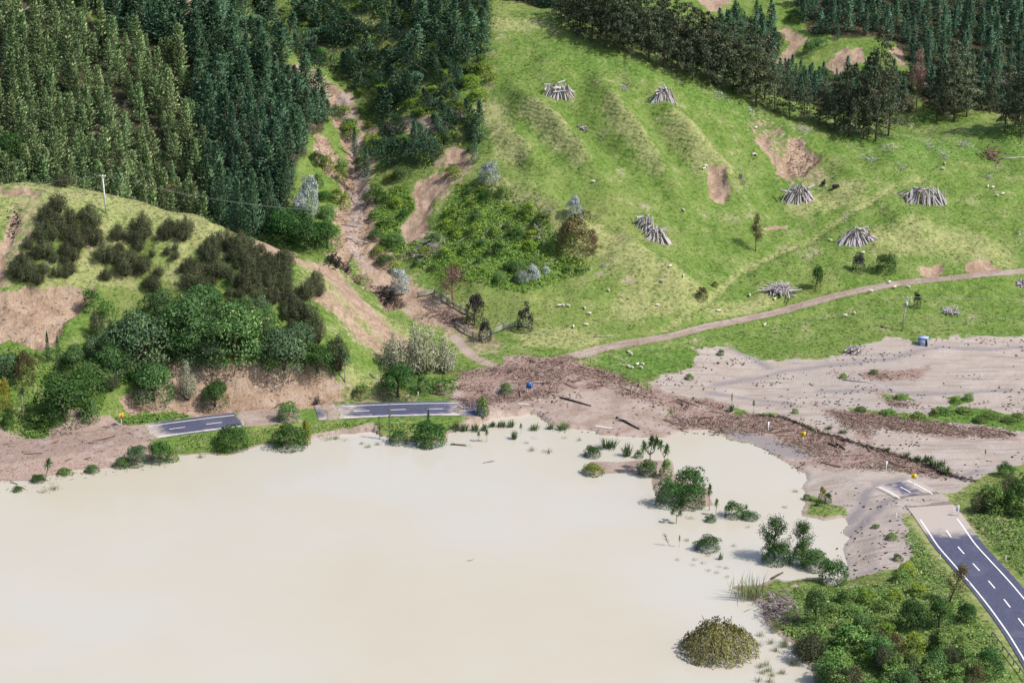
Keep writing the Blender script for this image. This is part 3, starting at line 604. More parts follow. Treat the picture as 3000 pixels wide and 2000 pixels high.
def tpl_old(seed, mat='old', full=.5):
    rng = np.random.default_rng(seed); tr = Geo(); br = Geo(); cr = Geo(); lean = rng.normal(0, .03, 2)
    def ax(t): return np.array([lean[0] * t * t + .012 * math.sin(7 * t + seed), lean[1] * t * t, t])
    tr.tube([ax(t) for t in np.linspace(-.02, .97, 9)], np.linspace(.020, .003, 9), 6)
    nb = 62
    for i in range(nb):
        t = .10 + .87 * (i / nb) ** 1.05; a = i * 2.4 + rng.normal(0, .5); prof = min(1.0, .55 + .8 * t) * (1 - t) ** .62
        L = .56 * prof * rng.uniform(.45, 1.25) + .02; el = rng.normal(.08, .22) + .35 * (t - .4); p0 = ax(t)
        d = np.array([math.cos(a) * math.cos(el), math.sin(a) * math.cos(el), math.sin(el) * .5]); mid = p0 + d * L * .55 + [0, 0, .012]; end = p0 + d * L + [0, 0, -.05 * L / .4]
        br.tube([p0, mid, end], [.006 * (1.1 - t), .004 * (1.1 - t), .001], 4)
        if rng.random() < .16 - .1 * t or t < .16: continue
        n = int(26 + 42 * L / .5); f = rng.uniform(.3, 1.05, n)[:, None]; C = p0 + (end - p0) * f + rng.normal(0, .030, (n, 3)) * np.array([1, 1, .55]) * (L / .4) ** .5
        dd = unit(d + rng.normal(0, .55, (n, 3)) + [0, 0, -.1]); A = dd * rng.uniform(.014, .030, (n, 1)); cr.rhombs(C, A, unit(np.cross(A, rand_dir(n, rng))) * .010)
    return [('trunk', tr.mesh('trunk', [WD['bark']], True)), ('branches', br.mesh('branches', [WD['bark']])), ('crown', cr.mesh('crown', [LM[mat]]))]

def lobes(seed, n, flat=.8, top=.6, rl=(.16, .27)):
    rng = np.random.default_rng(seed); out = []
    for i in range(n):
        th = rng.uniform(0, 2 * math.pi); u = rng.uniform(0, 1) ** .8; el = math.asin(min(1, u * 1.0)); rr = .33 * rng.uniform(.55, 1.3)
        out.append((rr * math.cos(el) * math.cos(th), rr * math.cos(el) * math.sin(th), .34 + top * .62 * math.sin(el) * rng.uniform(.6, 1.2), rng.uniform(*rl) * rng.uniform(.7, 1.1)))
    out.append((0, 0, .45, .30)); return out
def tpl_broad(seed, mat='broad', n=22, leaf=.023, per=200, top=.6, skirt=0.0, trunk=True, rl=(.15, .26), lw=.6, jit=.7):
    rng = np.random.default_rng(seed + 100); cr = Geo(); LB = lobes(seed, n, top=top, rl=rl)
    for x, y, z, r in LB:
        k = int(per * (r / .2) ** 2); D = rand_dir(k, rng); D[:, 2] = np.where(D[:, 2] < -.35, -D[:, 2], D[:, 2]); q = rng.uniform(.72, 1.06, (k, 1))
        leaves_on(cr, np.array([x, y, z]) + D * r * q * np.array([1, 1, .9]), D, leaf, lw, rng, jit, .25, 0, np.array([x * .92, y * .92, z * .96 - .02]))
    if skirt:
        k = int(per * 6 * skirt); th = rng.uniform(0, 2 * math.pi, k); rr = .44 * rng.uniform(.75, 1.05, k); C = np.stack([rr * np.cos(th), rr * np.sin(th), rng.uniform(.0, .38, k)], 1); leaves_on(cr, C, C * [1, 1, .1], leaf, lw, rng, .7, .2)
    parts = [('crown', cr.mesh('crown', [LM[mat]]))]
    tr = Geo(); tr.tube([(0, 0, -.06), (.01, .0, .2), (.0, .02, .45)], [.035, .028, .015], 6)
    for i in range(6):
        x, y, z, r = LB[i]; tr.tube([(0, 0, .18 + .03 * i), (x * .5, y * .5, z * .6 + .05), (x, y, z)], [.018, .012, .005], 4)
    return [('trunk', tr.mesh('trunk', [WD['bark']]))] + parts if trunk else parts
def tpl_bush(seed, mat='dark', **kw):
    a = dict(n=17, leaf=.026, per=140, top=.6, skirt=1.0, trunk=False); a.update(kw); return [('bush', tpl_broad(seed, mat, **a)[-1][1])]
def tpl_manuka(seed, mat='manuka'):
    rng = np.random.default_rng(seed); g = Geo()
    for i in range(32):                            # upright brushy plumes
        th = rng.uniform(0, 2 * math.pi); rr = .36 * rng.random() ** .5; h = (1 - (rr / .5) ** 2 * .75) * rng.uniform(.7, 1.05); x, y = rr * math.cos(th), rr * math.sin(th)
        g.tube([(x * .3, y * .3, -.03), (x, y, h * .8)], [.012, .004], 4, 1)
        k = 95; t = rng.random(k) ** .8; sp = .17 * (1 - t * .6); C = np.stack([x + rng.normal(0, 1, k) * sp * .6, y + rng.normal(0, 1, k) * sp * .6, h * (.12 + .88 * t)], 1)
        A = unit(rng.normal(0, .7, (k, 3)) + [x, y, .7]) * rng.uniform(.018, .034, (k, 1)); g.rhombs(C, A, unit(np.cross(A, rand_dir(k, rng))) * .012, 0, np.array([x * .85, y * .85, 0]) + np.outer(h * (.1 + .8 * t), [0, 0, 1.0]))
    return [('bush', g.mesh('manuka', [LM[mat], WD['bark']]))]
def swords(g, c, n, L, rng, w=.03, el=(-.3, 1.2), droop=.35, mi=0):
    for i in range(n):
        a = rng.uniform(0, 2 * math.pi); e = rng.uniform(*el); l = L * rng.uniform(.7, 1.1); d = np.array([math.cos(a) * math.cos(e), math.sin(a) * math.cos(e), math.sin(e)]); s = np.array([-math.sin(a), math.cos(a), 0]) * w
        p1 = c + d * l * .55; p2 = c + d * l + np.array([0, 0, -droop * l * math.cos(e)]); g.add([c - s * .5, c + s * .5, p1 + s, p1 - s, p2], [(0, 1, 2, 3), (3, 2, 4)], mi)
def tpl_cabbage(seed, heads=1, mat='flax'):
    rng = np.random.default_rng(seed); tr = Geo(); parts = []; H0 = .72 if heads == 1 else .5
    tr.tube([(0, 0, -.03), (.02, 0, H0 * .5), (.0, .02, H0)], [.035, .026, .022], 6); tops = [np.array([0, .02, H0 + .06])]
    if heads > 1:
        tops = []
        for i in range(heads):
            a = 2 * math.pi * i / heads + rng.normal(0, .3); p = np.array([.24 * math.cos(a), .24 * math.sin(a), H0 + rng.uniform(.12, .32)]); tr.tube([(0, .02, H0 - .02), tuple((p * [.6, .6, 0]) + [0, 0, H0 + .08]), tuple(p)], [.022, .018, .014], 5); tops.append(p)
    for p in tops:
        g = Geo(); swords(g, p, 90 if heads == 1 else 75, .32 if heads == 1 else .24, rng, .026, (-.7, 1.45), .25); parts.append(('leaf_head', g.mesh('leaf_head', [LM[mat]])))
    return [('trunk', tr.mesh('trunk', [WD['palm']]))] + parts
def tpl_flax(seed, mat='flax'):
    rng = np.random.default_rng(seed); g = Geo()
    for i in range(6): swords(g, np.array([rng.normal(0, .12), rng.normal(0, .12), -.02]), 14, .95, rng, .028, (.75, 1.5), .25)
    return [('clump', g.mesh('flax', [LM[mat]]))]
def tpl_reed(seed, mat='reed', n=90):
    rng = np.random.default_rng(seed); g = Geo()
    for i in range(n):
        c = np.array([rng.normal(0, .22), rng.normal(0, .22), -.03]); swords(g, c, 1, rng.uniform(.5, 1.05), rng, .012, (1.0, 1.55), .15)
    return [('clump', g.mesh('reed', [LM[mat]]))]
def tpl_willow(seed):
    rng = np.random.default_rng(seed); tr = Geo(); cr = Geo(); 
    for i in range(9):
        a = i * .7; r = rng.uniform(.12, .34); tr.tube([(.02 * math.cos(a), .02 * math.sin(a), -.1), (r * .5 * math.cos(a), r * .5 * math.sin(a), .5), (r * math.cos(a), r * math.sin(a), .82 + rng.uniform(-.1, .08))], [.018, .012, .004], 5)
    for i in range(750):
        a = rng.uniform(0, 2 * math.pi); r = .5 * rng.random() ** .55; zt = .98 * math.sqrt(max(0, 1 - (r / .53) ** 2)) * rng.uniform(.6, 1.03) * (.88 + .09 * math.sin(3 * a + 9 * r) + .07 * math.sin(7 * a + 20 * r + 1)) + .02; l = rng.uniform(.2, .5) * min(1, zt + .15); k = 9
        f = np.linspace(0, 1, k)[:, None]; out = np.array([math.cos(a), math.sin(a), 0]); C = np.array([r * math.cos(a), r * math.sin(a), zt]) + out * (.05 * f) - np.array([0, 0, 1]) * l * f * np.minimum(1, .35 + f) + rng.normal(0, .008, (k, 3)); C[:, 2] = np.maximum(C[:, 2], -.02)
        A = unit(out * .35 - np.array([0, 0, 1.0]) + rng.normal(0, .3, (k, 3))) * .030; cr.rhombs(C, A, unit(np.cross(A, rand_dir(k, rng))) * .010)
    return [('trunk', tr.mesh('trunk', [WD['bark']])), ('crown', cr.mesh('crown', [LM['willow']]))]
def tpl_dead(seed, mat='pale', n=26, up=.6, leafmat=None):
    rng = np.random.default_rng(seed); g = Geo(); g.tube([(0, 0, -.03), (.02, .01, .4), (-.01, .0, .78), (.01, 0, 1)], [.03, .022, .012, .003], 5); tw = []
    for i in range(n):
        t = rng.uniform(.25, .95); a = i * 2.4; L = .5 * (1.05 - t) ** .7 * rng.uniform(.6, 1.1); d = np.array([math.cos(a), math.sin(a), up * rng.uniform(.4, 1.3)]); p = np.array([0, 0, t]); q = p + d * L * .5; e = p + d * L + [0, 0, .03]
        g.tube([p, q, e], [.009, .006, .002], 4); tw += [(q, e)]
        for j in range(3): s = q + (e - q) * rng.random(); g.tube([s, s + rng.normal(0, .09, 3) + d * .06], [.004, .001], 3)
    parts = [('trunk', g.mesh('dead_trunk', [WD[mat]]))]
    if leafmat:
        c = Geo()
        for q, e in tw: k = 70; C = q + (e - q) * rng.uniform(-.2, 1.15, (k, 1)) + rng.normal(0, .05, (k, 3)); A = rand_dir(k, rng) * .022; c.rhombs(C, A, unit(np.cross(A, rand_dir(k, rng))) * .011, 0, (q + e) / 2 - [0, 0, .05])
        parts.append(('crown', c.mesh('crown', [LM[leafmat]])))
    return parts

TPL = {
 'pine': [tpl_pine(i, r=.30 + .04 * (i % 3)) for i in range(6)],
 'pinebig': [tpl_pine(20 + i, r=.36, nb=150, per=14, tl=.024, rise=.35) for i in range(4)],
 'pinefar': [tpl_pine(40 + i, r=.27, mat='pine_far', nb=75) for i in range(5)],
 'column': [tpl_pine(60 + i, r=.22 + .04 * (i % 3), prof=.5 + .1 * (i % 2), rise=.7, mat='column', nb=90, tl=.032) for i in range(6)],
 'old': [tpl_old(80 + i) for i in range(6)],
 'broad': [tpl_broad(100 + i, 'broad', skirt=.8) for i in range(5)],
 'broadblue': [tpl_broad(120 + i, 'broadblue', skirt=.8) for i in range(4)],
 'darktree': [tpl_broad(130 + i, 'dark', skirt=.5) for i in range(3)],
 'bush': [tpl_bush(140 + i, 'dark') for i in range(5)],
 'greenbush': [tpl_bush(160 + i, 'broad') for i in range(4)],
 'fern': [tpl_bush(180 + i, 'fern', leaf=.05, per=60, n=11, lw=.4) for i in range(4)],
 'scrub': [tpl_bush(200 + i, 'grassy', leaf=.042, per=70, n=12, jit=1.0) for i in range(4)],
 'manuka': [tpl_manuka(220 + i) for i in range(5)],
 'silver': [tpl_bush(240 + i, 'silver', leaf=.028, per=150, n=15, jit=1.0, rl=(.13, .22)) for i in range(3)],
 'palebush': [tpl_manuka(250 + i, 'pale') for i in range(3)],
 'brownbush': [tpl_bush(260 + i, 'olivebrown', n=18, top=.62, rl=(.12, .22)) for i in range(2)],
 'purple': [tpl_broad(270 + i, 'purple', n=18, top=.62, skirt=.5, rl=(.12, .2)) for i in range(3)],
 'purplebush': [tpl_bush(275 + i, 'purple', n=18, top=.66, rl=(.12, .2)) for i in range(2)], 'red': [tpl_dead(280 + i, 'red', leafmat='red') for i in range(2)],
 'cabbage': [tpl_cabbage(290 + i) for i in range(3)], 'cabbage3': [tpl_cabbage(300 + i, 3) for i in range(2)],
 'flax': [tpl_flax(310 + i) for i in range(3)], 'reed': [tpl_reed(320 + i) for i in range(3)],
 'willow': [tpl_willow(330)], 'dead': [tpl_dead(340 + i) for i in range(3)], 'deaddark': [tpl_dead(350 + i, 'dark') for i in range(2)],
 'sparse': [tpl_dead(360 + i, 'bark', leafmat='olivebrown') for i in range(2)], 'yellow': [tpl_bush(370, 'yellow')], 'sparsegreen': [tpl_dead(380 + i, 'bark', leafmat='dark', n=34) for i in range(2)],
}
_cnt = {}
def grow(kind, loc, h, w, name, label=None, category='tree', group=None, tilt=None, rz=None, var=None):
    i = _cnt.get(kind, 0); _cnt[kind] = i + 1; parts = TPL[kind][(i if var is None else var) % len(TPL[kind])]
    rz = random.uniform(0, 6.283) if rz is None else rz
    if len(parts) == 1: root = link(name, parts[0][1])
    else:
        root = link(name, None); root.empty_display_size = .3
        for pn, me in parts: link(pn, me, root)
    M_ = Matrix.Rotation(rz, 4, 'Z')
    if tilt: M_ = Matrix.Rotation(tilt[1], 4, 'Z') @ Matrix.Rotation(tilt[0], 4, 'Y') @ Matrix.Rotation(-tilt[1], 4, 'Z') @ M_     # lean by tilt[0] towards bearing tilt[1]
    root.matrix_world = Matrix.Translation(Vector(loc)) @ M_ @ Matrix.Diagonal((w, w, h, 1))
    if label: root['label'] = label
    root['category'] = category
    if group: root['group'] = group
    return root
def G(px, py):                                     # ground point seen at a picture point, water counts as ground
    p = hit(px, py)
    if p[2] < 0: q = at_z(px, py, 0); p = np.array([q[0], q[1], max(float(hgt(q[0], q[1])), -.4)])
    return p
def put(kind, px, py, hpx, wpx, name, label, category='tree', group=None, **kw):
    p = G(px, py); s = ppm(p); return grow(kind, p, hpx / s / .96, wpx / s, name, label, category, group, **kw)
def scatter(P, spacing, jit=.35, rng=None, skip=None):
    rng = rng or np.random.default_rng(5); P = np.asarray(P); x0, y0 = P[:, 0].min(), P[:, 1].min(); x1, y1 = P[:, 0].max(), P[:, 1].max(); out = []
    xs = np.arange(x0, x1, spacing); ys = np.arange(y0, y1, spacing); A, B = np.meshgrid(xs, ys); A = A + (np.arange(len(ys)) % 2)[:, None] * spacing * .5
    A = A + rng.uniform(-jit, jit, A.shape) * spacing; B = B + rng.uniform(-jit, jit, B.shape) * spacing; k = inside(A, B, P)
    A = A[k]; B = B[k]; z = hgt(A, B); return np.stack([A, B, z], 1)
def seen(p, h=0): 
    x, y = proj(p + np.array([0, 0, h])); return -80 < x < 3080 and -80 < y < 2060

# ---------------------------------------------------------------- plantations
RF = np.random.default_rng(11)
def W2(px, Y): return [Y * ray(px, 500)[0] / ray(px, 500)[1] * 1.0, Y, 0]
FOREST_OLIVE = np.array([W2(-420, 660)] + [hit(-420, -150)] + [hit(150, -120), hit(215, -10), hit(330, 110), hit(430, 165), hit(545, 190), hit(575, 340), hit(600, 480)] + [[-66, 478, 0], [-85, 478, 0], [-110, 480, 0], [-175, 480, 0]], dtype=object)
FOREST_OLIVE = np.array([[float(a[0]), float(a[1])] for a in FOREST_OLIVE])
FOREST_DARK = np.array([[float(a[0]), float(a[1])] for a in [hit(215, -10), hit(160, -150), hit(500, -150), hit(480, -20), hit(520, 40), hit(650, 78), hit(760, 150), hit(850, 200), hit(905, 262), hit(950, 335), hit(975, 372), hit(905, 395), hit(905, 455), hit(860, 520), hit(830, 600), hit(800, 670), [-46, 472], [-60, 474], [-66, 478], hit(600, 480), hit(575, 340), hit(545, 190), hit(430, 165), hit(330, 110)]])
FOREST_WIND = np.array([a[:2] for a in hits([(660, 70), (600, -80), (1440, -80), (1445, 30), (1440, 130), (1412, 195), (1370, 245), (1345, 300), (1395, 345), (1420, 400), (1400, 440), (1370, 470), (1310, 480), (1240, 500), (1170, 500), (1110, 470), (1060, 400), (1040, 345), (1015, 270), (950, 205), (860, 165), (770, 130)])])
FOREST_TOP = np.array([[-8, 556], [20, 553], [38, 560], [55, 575], [60, 610], [-12, 610]])
FOREST_FAR = np.array([a[:2] for a in hits([(2330, -60), (3250, -60), (3250, 330), (3000, 335), (2900, 330), (2780, 330), (2700, 300), (2660, 190), (2620, 120), (2450, 118), (2370, 100), (2335, 40)])])
FOREST_EDGE = np.array([a[:2] for a in hits([(2140, 30), (2270, 70), (2290, 150), (2260, 200), (2330, 215), (2420, 225), (2540, 210), (2620, 205), (2680, 230), (2680, 330), (2500, 330), (2300, 290), (2200, 200), (2100, 90)])])
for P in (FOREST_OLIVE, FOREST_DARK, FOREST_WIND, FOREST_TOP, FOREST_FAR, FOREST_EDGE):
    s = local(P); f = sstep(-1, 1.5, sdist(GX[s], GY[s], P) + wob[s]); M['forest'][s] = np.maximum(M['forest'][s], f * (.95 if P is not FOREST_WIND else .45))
def clear_of(p, keys=('soil',)): return all(float(hgt(p[0], p[1], M[k_])) < .45 for k_ in keys)
def plant(P, spacing, kind, name, h, wr, labels, group, cap=330, tilt=None, keep=None, cat='conifer'):
    pts = [p for p in scatter(P, spacing, .5, RF) if clear_of(p) and (seen(p) or seen(p, 9)) and (keep is None or keep(p))]
    pts.sort(key=lambda p: p[1]); n = 0; rest = []
    for i, p in enumerate(pts):
        hh = h * RF.uniform(.6, 1.3)
        if RF.random() < .07: continue
        if i >= cap: rest.append((p, hh)); continue
        px, py = proj(p); lab = labels(px, py, p) if callable(labels) else labels
        tl = tilt(px, py) if tilt else (RF.uniform(0, .07), RF.uniform(0, 6.28))
        grow(kind, p, hh, hh * wr * RF.uniform(.85, 1.2), name, lab, cat, group if not isinstance(lab, tuple) else None, tilt=tl)
    return rest
def merged(name, rest, kind, wr, label, cat):
    if not rest: return
    Vs = []; Fs = []; Ms = []; n = 0
    for i, (p, hh) in enumerate(rest):
        me = TPL[kind][i % len(TPL[kind])][0][1]; v = np.empty(len(me.vertices) * 3, np.float32); me.vertices.foreach_get('co', v); v = v.reshape(-1, 3)
        a = RF.uniform(0, 6.28); w = hh * wr; V = np.stack([(v[:, 0] * math.cos(a) - v[:, 1] * math.sin(a)) * w, (v[:, 0] * math.sin(a) + v[:, 1] * math.cos(a)) * w, v[:, 2] * hh], 1) + p
        Vs.append(V); Fs += [tuple(x + n for x in q.vertices) for q in me.polygons]; Ms += [q.material_index for q in me.polygons]; n += len(V)
    me = new_mesh(name, np.concatenate(Vs), Fs, list(TPL[kind][0][0][1].materials), False, Ms); link(name, me, kind='stuff', label=label, category=cat)
plant(FOREST_OLIVE, 3.5, 'column', 'olive_conifer', 9.0, 1.0, lambda px, py, p: 'slender olive-green conifer ' + ('just behind the skyline of the grassy knoll' if p[1] < 492 else 'at the left edge of the picture' if px < 170 else 'bordering the dark pine plantation' if px > 430 else 'high on the slope near the top edge' if py < 150 else 'in the middle of the stand behind the knoll'), 'olive-green conifers behind the knoll', 300, keep=lambda p: not (255 < proj(p)[0] < 395 and 190 < proj(p)[1] < 400 and abs(proj(p)[0] - 250 - (proj(p)[1] - 190) * .65) < 22))
r1 = plant(FOREST_DARK, 3.0, 'pine', 'plantation_pine', 9.0, 1.05, lambda px, py, p: 'dark blue-green young pine ' + ('at the gully edge of the plantation' if px > 850 else 'bordering the olive-green stand' if px < 620 else 'in the front rows of the plantation above the spur' if p[1] < 500 else 'packed in the plantation left of the gully'), 'dark plantation pines left of the gully', 300)
merged('plantation_pine_wood', r1, 'pine', .95, 'upper part of the dark pine plantation left of the gully', 'pine wood')
STORMY = 1
def lean(px, py):
    if px > 1240 and py < 200: return (RF.uniform(0, .2), RF.uniform(0, 6.28))
    return (RF.choice([RF.uniform(.2, .6), RF.uniform(.9, 1.35)], p=[.45, .55]), R(RF.normal(150, 40) if RF.random() < .7 else RF.normal(-30, 40)))
plant(FOREST_WIND, 3.5, 'pine', 'storm_damaged_pine', 7.4, 1.15, lambda px, py, p: 'wind-battered dark pine among the leaning trees right of the gully' if px < 1240 else 'dark upright pine in the stand along the left edge of the pasture', 'storm-damaged pines right of the gully', 300, lean)
plant(FOREST_TOP, 3.4, 'pine', 'hilltop_pine', 9.0, .9, 'dark pine behind the top edge of the pasture', 'pines behind the top of the pasture')
r2 = plant(FOREST_FAR, 2.9, 'pinefar', 'distant_pine', 7.4, 1.0, 'blue-green pine on the far slope behind the old pines', 'pines on the far slope', 300)
merged('distant_pine_wood', r2, 'pinefar', .9, 'upper part of the blue-green pine slope at top right', 'pine wood')
plant(FOREST_EDGE, 2.9, 'pinefar', 'slope_pine', 6.0, 1.0, 'small green pine beside the orange slips on the far slope', 'small pines around the orange slips')
# big dark pines at the front of the plantation, above the gully mouth
for i, (px, py, h, w) in enumerate([(650, 660, 210, 110), (700, 690, 200, 105), (745, 700, 230, 120), (790, 690, 210, 110), (610, 640, 180, 95), (840, 640, 170, 95), (690, 600, 190, 90), (760, 610, 200, 100)]):
    p = at_z(px, py, 16.0); p[2] = hgt(p[0], p[1]); s = ppm(p); grow('pinebig', p, h / s, w / s, 'front_pine', 'tall feathery dark pine at the near edge of the plantation above the spur', 'conifer', 'tall pines at the plantation edge')
# old pine belt along the top of the pasture
OLD = [(1645, 78, 130), (1690, 105, 160), (1735, 125, 185), (1775, 140, 195), (1815, 155, 200), (1850, 165, 200), (1900, 182, 215), (1945, 200, 205), (1985, 215, 220), (2030, 235, 210), (2075, 250, 210), (2120, 270, 190), (2170, 290, 180), (2215, 310, 200),
       (2240, 292, 190), (2268, 330, 135), (2312, 345, 125), (2355, 358, 130), (2402, 372, 135), (2445, 385, 140), (2490, 400, 210), (2528, 408, 190), (2566, 415, 328), (2602, 398, 190), (1665, 70, 150), (1760, 105, 180), (1880, 150, 190), (2010, 200, 190), (2100, 240, 180),
       (2745, 352, 160), (2793, 358, 235), (2832, 342, 170), (2900, 330, 130), (2945, 382, 190), (2990, 402, 240), (3030, 395, 230), (2420, 360, 110), (2470, 380, 150), (2545, 395, 240), (1920, 160, 190), (1700, 80, 170), (2195, 275, 200), (1800, 125, 190), (2148, 262, 190)]
for i, (px, py, h) in enumerate(OLD):
    p = hit(px, py); s = ppm(p); big = {22: 'tallest old pine, spire standing above the far slope at the right', 30: 'tall ragged old pine with bare lower trunk right of the dead pink tree', 34: 'large dark old pine at the right edge of the picture'}.get(i)
    lab = big or ('ragged dark old pine in the shelter belt along the top of the pasture' if px < 2650 else 'ragged old pine standing apart at the right end of the shelter belt')
    grow('old', p, h / s / .95, h / s * (RF.uniform(.6, .9) if h < 240 else .46), 'old_pine', lab, 'pine tree', None if big else ('old pines of the shelter belt' if px < 2650 else 'old pines right of the shelter belt'))
put('red', 2684, 330, 165, 70, 'dead_tree', 'dead pinkish pine with bare twigs among the old pines', 'dead tree')
put('dead', 2626, 312, 98, 16, 'dead_tree', 'bare white dead trunk standing right of the tallest old pine', 'dead tree')
put('dead', 2386, 262, 45, 8, 'dead_tree', 'short bare white dead trunk above the small ridge', 'dead tree')
put('dead', 2938, 300, 80, 40, 'dead_tree', 'grey dead tree with tangled branches near the right edge', 'dead tree')
put('dead', 2846, 350, 50, 6, 'dead_tree', 'thin pale snag on the bright grass below the old pines', 'dead tree')

# ---------------------------------------------------------------- single trees and shrubs, placed one by one
T = put
# along the lake shore, left to right
T('bush', 52, 1438, 26, 34, 'shrub', 'tiny green shrub standing in the water at the far left shore', 'shrub')
T('cabbage', 130, 1408, 72, 62, 'cabbage_tree', 'leaning cabbage tree on the brown mud at the left shore', 'cabbage tree', tilt=(.25, 0.3))
T('bush', 112, 1410, 34, 48, 'shrub', 'low dark shrub at the foot of the leaning cabbage tree', 'shrub')
T('greenbush', 270, 1381, 30, 54, 'shrub', 'low bright green shrub alone at the muddy left shore', 'shrub')
T('scrub', 190, 1388, 22, 60, 'shrub', 'sprawling grey-green scrub between the cabbage tree and the bright shrub', 'shrub')
T('broadblue', 400, 1362, 84, 66, 'shrub', 'blue-green upright shrub below the left end of the road', 'shrub')
T('greenbush', 356, 1366, 40, 60, 'shrub', 'low scrubby bush left of the blue-green shrub at the shore', 'shrub')
T('darktree', 470, 1354, 88, 70, 'shrub', 'leafy dark shrub between road end and lake, right of the blue-green one', 'shrub')
T('scrub', 505, 1350, 66, 42, 'shrub', 'olive-tipped shrub touching the leafy dark one by the shore', 'shrub')
T('bush', 680, 1312, 74, 110, 'shrub', 'dense round dark shrub on the grass verge below the dashed road', 'shrub')
T('bush', 850, 1311, 82, 112, 'shrub', 'wide dark shrub at the water below the muddy road gap', 'shrub')
T('yellow', 898, 1300, 90, 30, 'shrub', 'thin yellowish sapling rising from the wide dark shrub', 'sapling')
T('flax', 822, 1306, 34, 36, 'flax_bush', 'flax at the left foot of the wide dark shrub', 'flax')
T('deaddark', 1112, 1286, 74, 34, 'dead_tree', 'bare dark multi-stemmed tree at the water edge below the road', 'dead tree')
T('column', 1142, 1290, 118, 26, 'poplar_sapling', 'tall thin sapling beside the bare dark tree, crossing the road', 'sapling')
T('bush', 1166, 1298, 56, 62, 'shrub', 'rounded green shrub right of the tall thin sapling', 'shrub')
T('bush', 1258, 1300, 84, 112, 'shrub', 'largest round glossy dark shrub below the road end', 'shrub')
T('pine', 1256, 1290, 100, 34, 'shrub', 'pointed dark sapling sticking up behind the largest round shrub', 'sapling')
T('greenbush', 1250, 1312, 36, 44, 'shrub', 'small bright bush in front of the largest round shrub', 'shrub')
for i, (px, py, h, w) in enumerate([(1335, 1262, 34, 34), (1362, 1262, 36, 34), (1392, 1262, 38, 34), (1420, 1260, 32, 30), (1442, 1250, 28, 26), (1470, 1250, 32, 30), (1497, 1250, 34, 30)]):
    T('flax', px, py, h, w, 'flax_bush', 'flax clump in the row along the flooded verge right of the road end', 'flax', 'flax row along the flooded verge')
T('scrub', 1415, 1218, 66, 42, 'shrub', 'flattened brown-green flax buried in debris at the road end', 'flax')
T('greenbush', 1482, 1152, 36, 42, 'shrub', 'green bush in the debris left of the blue sign', 'shrub')
T('cabbage', 1402, 1293, 38, 26, 'cabbage_tree', 'small cabbage tree standing in water right of the largest round shrub', 'cabbage tree')
T('cabbage', 1426, 1294, 44, 28, 'cabbage_tree', 'second small cabbage tree from the largest round shrub', 'cabbage tree')
T('flax', 1507, 1286, 42, 26, 'flax_bush', 'dark upright flax in the water near the mud edge', 'flax')
T('cabbage', 1526, 1270, 36, 22, 'cabbage_tree', 'yellowish cabbage tree touching the dark upright flax', 'cabbage tree')
for px, py, h, w in [(1542, 1298, 20, 18), (1558, 1320, 26, 26), (1604, 1325, 24, 34), (1566, 1284, 14, 24), (1697, 1290, 20, 18), (1655, 1283, 16, 22), (1640, 1320, 10, 18), (1078, 1310, 24, 22), (1106, 1302, 22, 20), (960, 1286, 22, 44), (1010, 1290, 14, 30), (1060, 1300, 20, 16), (1370, 1305, 14, 40), (985, 1284, 24, 30), (590, 1340, 30, 22), (720, 1346, 10, 20), (160, 1432, 24, 40), (130, 1440, 20, 40)]:
    T('reed', px, py, h, w, 'reed_clump', 'wispy reed clump poking out of the shallow water along the far shore', 'reeds', 'reed clumps along the far shore')
T('flax', 1566, 1258, 28, 34, 'flax_bush', 'rounded flax at the mud edge left of the white-flowered one', 'flax')
T('flax', 1612, 1256, 26, 28, 'flax_bush', 'small dark flax at the mud edge', 'flax')
T('flax', 1648, 1258, 32, 46, 'flax_bush', 'flax with pale tips at the mud edge', 'flax', var=1)
# islet in the lake
T('bush', 1736, 1336, 46, 58, 'shrub', 'dark round shrub at the left of the flooded islet', 'shrub')
T('flax', 1782, 1312, 42, 52, 'flax_bush', 'tall dark rushes behind the left islet shrub', 'flax')
T('flax', 1838, 1336, 50, 40, 'flax_bush', 'broad flax between the rushes and the cabbage trees', 'flax')
T('bush', 1872, 1340, 28, 30, 'shrub', 'small grey shrub right of the broad flax', 'shrub')
T('fern', 1738, 1386, 36, 76, 'shrub', 'low yellow-green mound at the left tip of the islet', 'shrub')
T('cabbage3', 1905, 1386, 118, 84, 'cabbage_tree', 'many-headed cabbage tree at the back of the islet', 'cabbage tree')
T('cabbage3', 1946, 1384, 96, 60, 'cabbage_tree', 'second branched cabbage tree, right of the tallest on the islet', 'cabbage tree')
T('bush', 1896, 1390, 52, 64, 'shrub', 'dark undergrowth below the islet cabbage trees', 'shrub')
T('bush', 2020, 1452, 110, 106, 'shrub', 'biggest round dark tree of the islet, rear dome', 'shrub')
T('bush', 1962, 1478, 88, 96, 'shrub', 'front left dome of the big dark islet shrubs', 'shrub')
T('bush', 2024, 1482, 84, 92, 'shrub', 'front right dome of the big dark islet shrubs', 'shrub')
T('scrub', 1950, 1398, 60, 44, 'shrub', 'grey-green bush joining the cabbage trees to the big islet shrubs', 'shrub')
T('cabbage', 2078, 1495, 84, 40, 'cabbage_tree', 'slender cabbage tree right of the big islet shrubs', 'cabbage tree')
T('cabbage', 2098, 1510, 58, 34, 'cabbage_tree', 'shorter cabbage tree beside the slender one off the islet', 'cabbage tree')
T('bush', 2082, 1527, 34, 36, 'shrub', 'small bush at the foot of the two slender cabbage trees', 'shrub')
T('bush', 2150, 1514, 60, 64, 'shrub', 'dark shrub in the water right of the cabbage trees', 'shrub')
T('bush', 2196, 1518, 36, 62, 'shrub', 'low tail of foliage right of the dark water shrub', 'shrub')
T('flax', 2186, 1490, 30, 12, 'flax_bush', 'thin upright flax above the low foliage tail', 'flax')
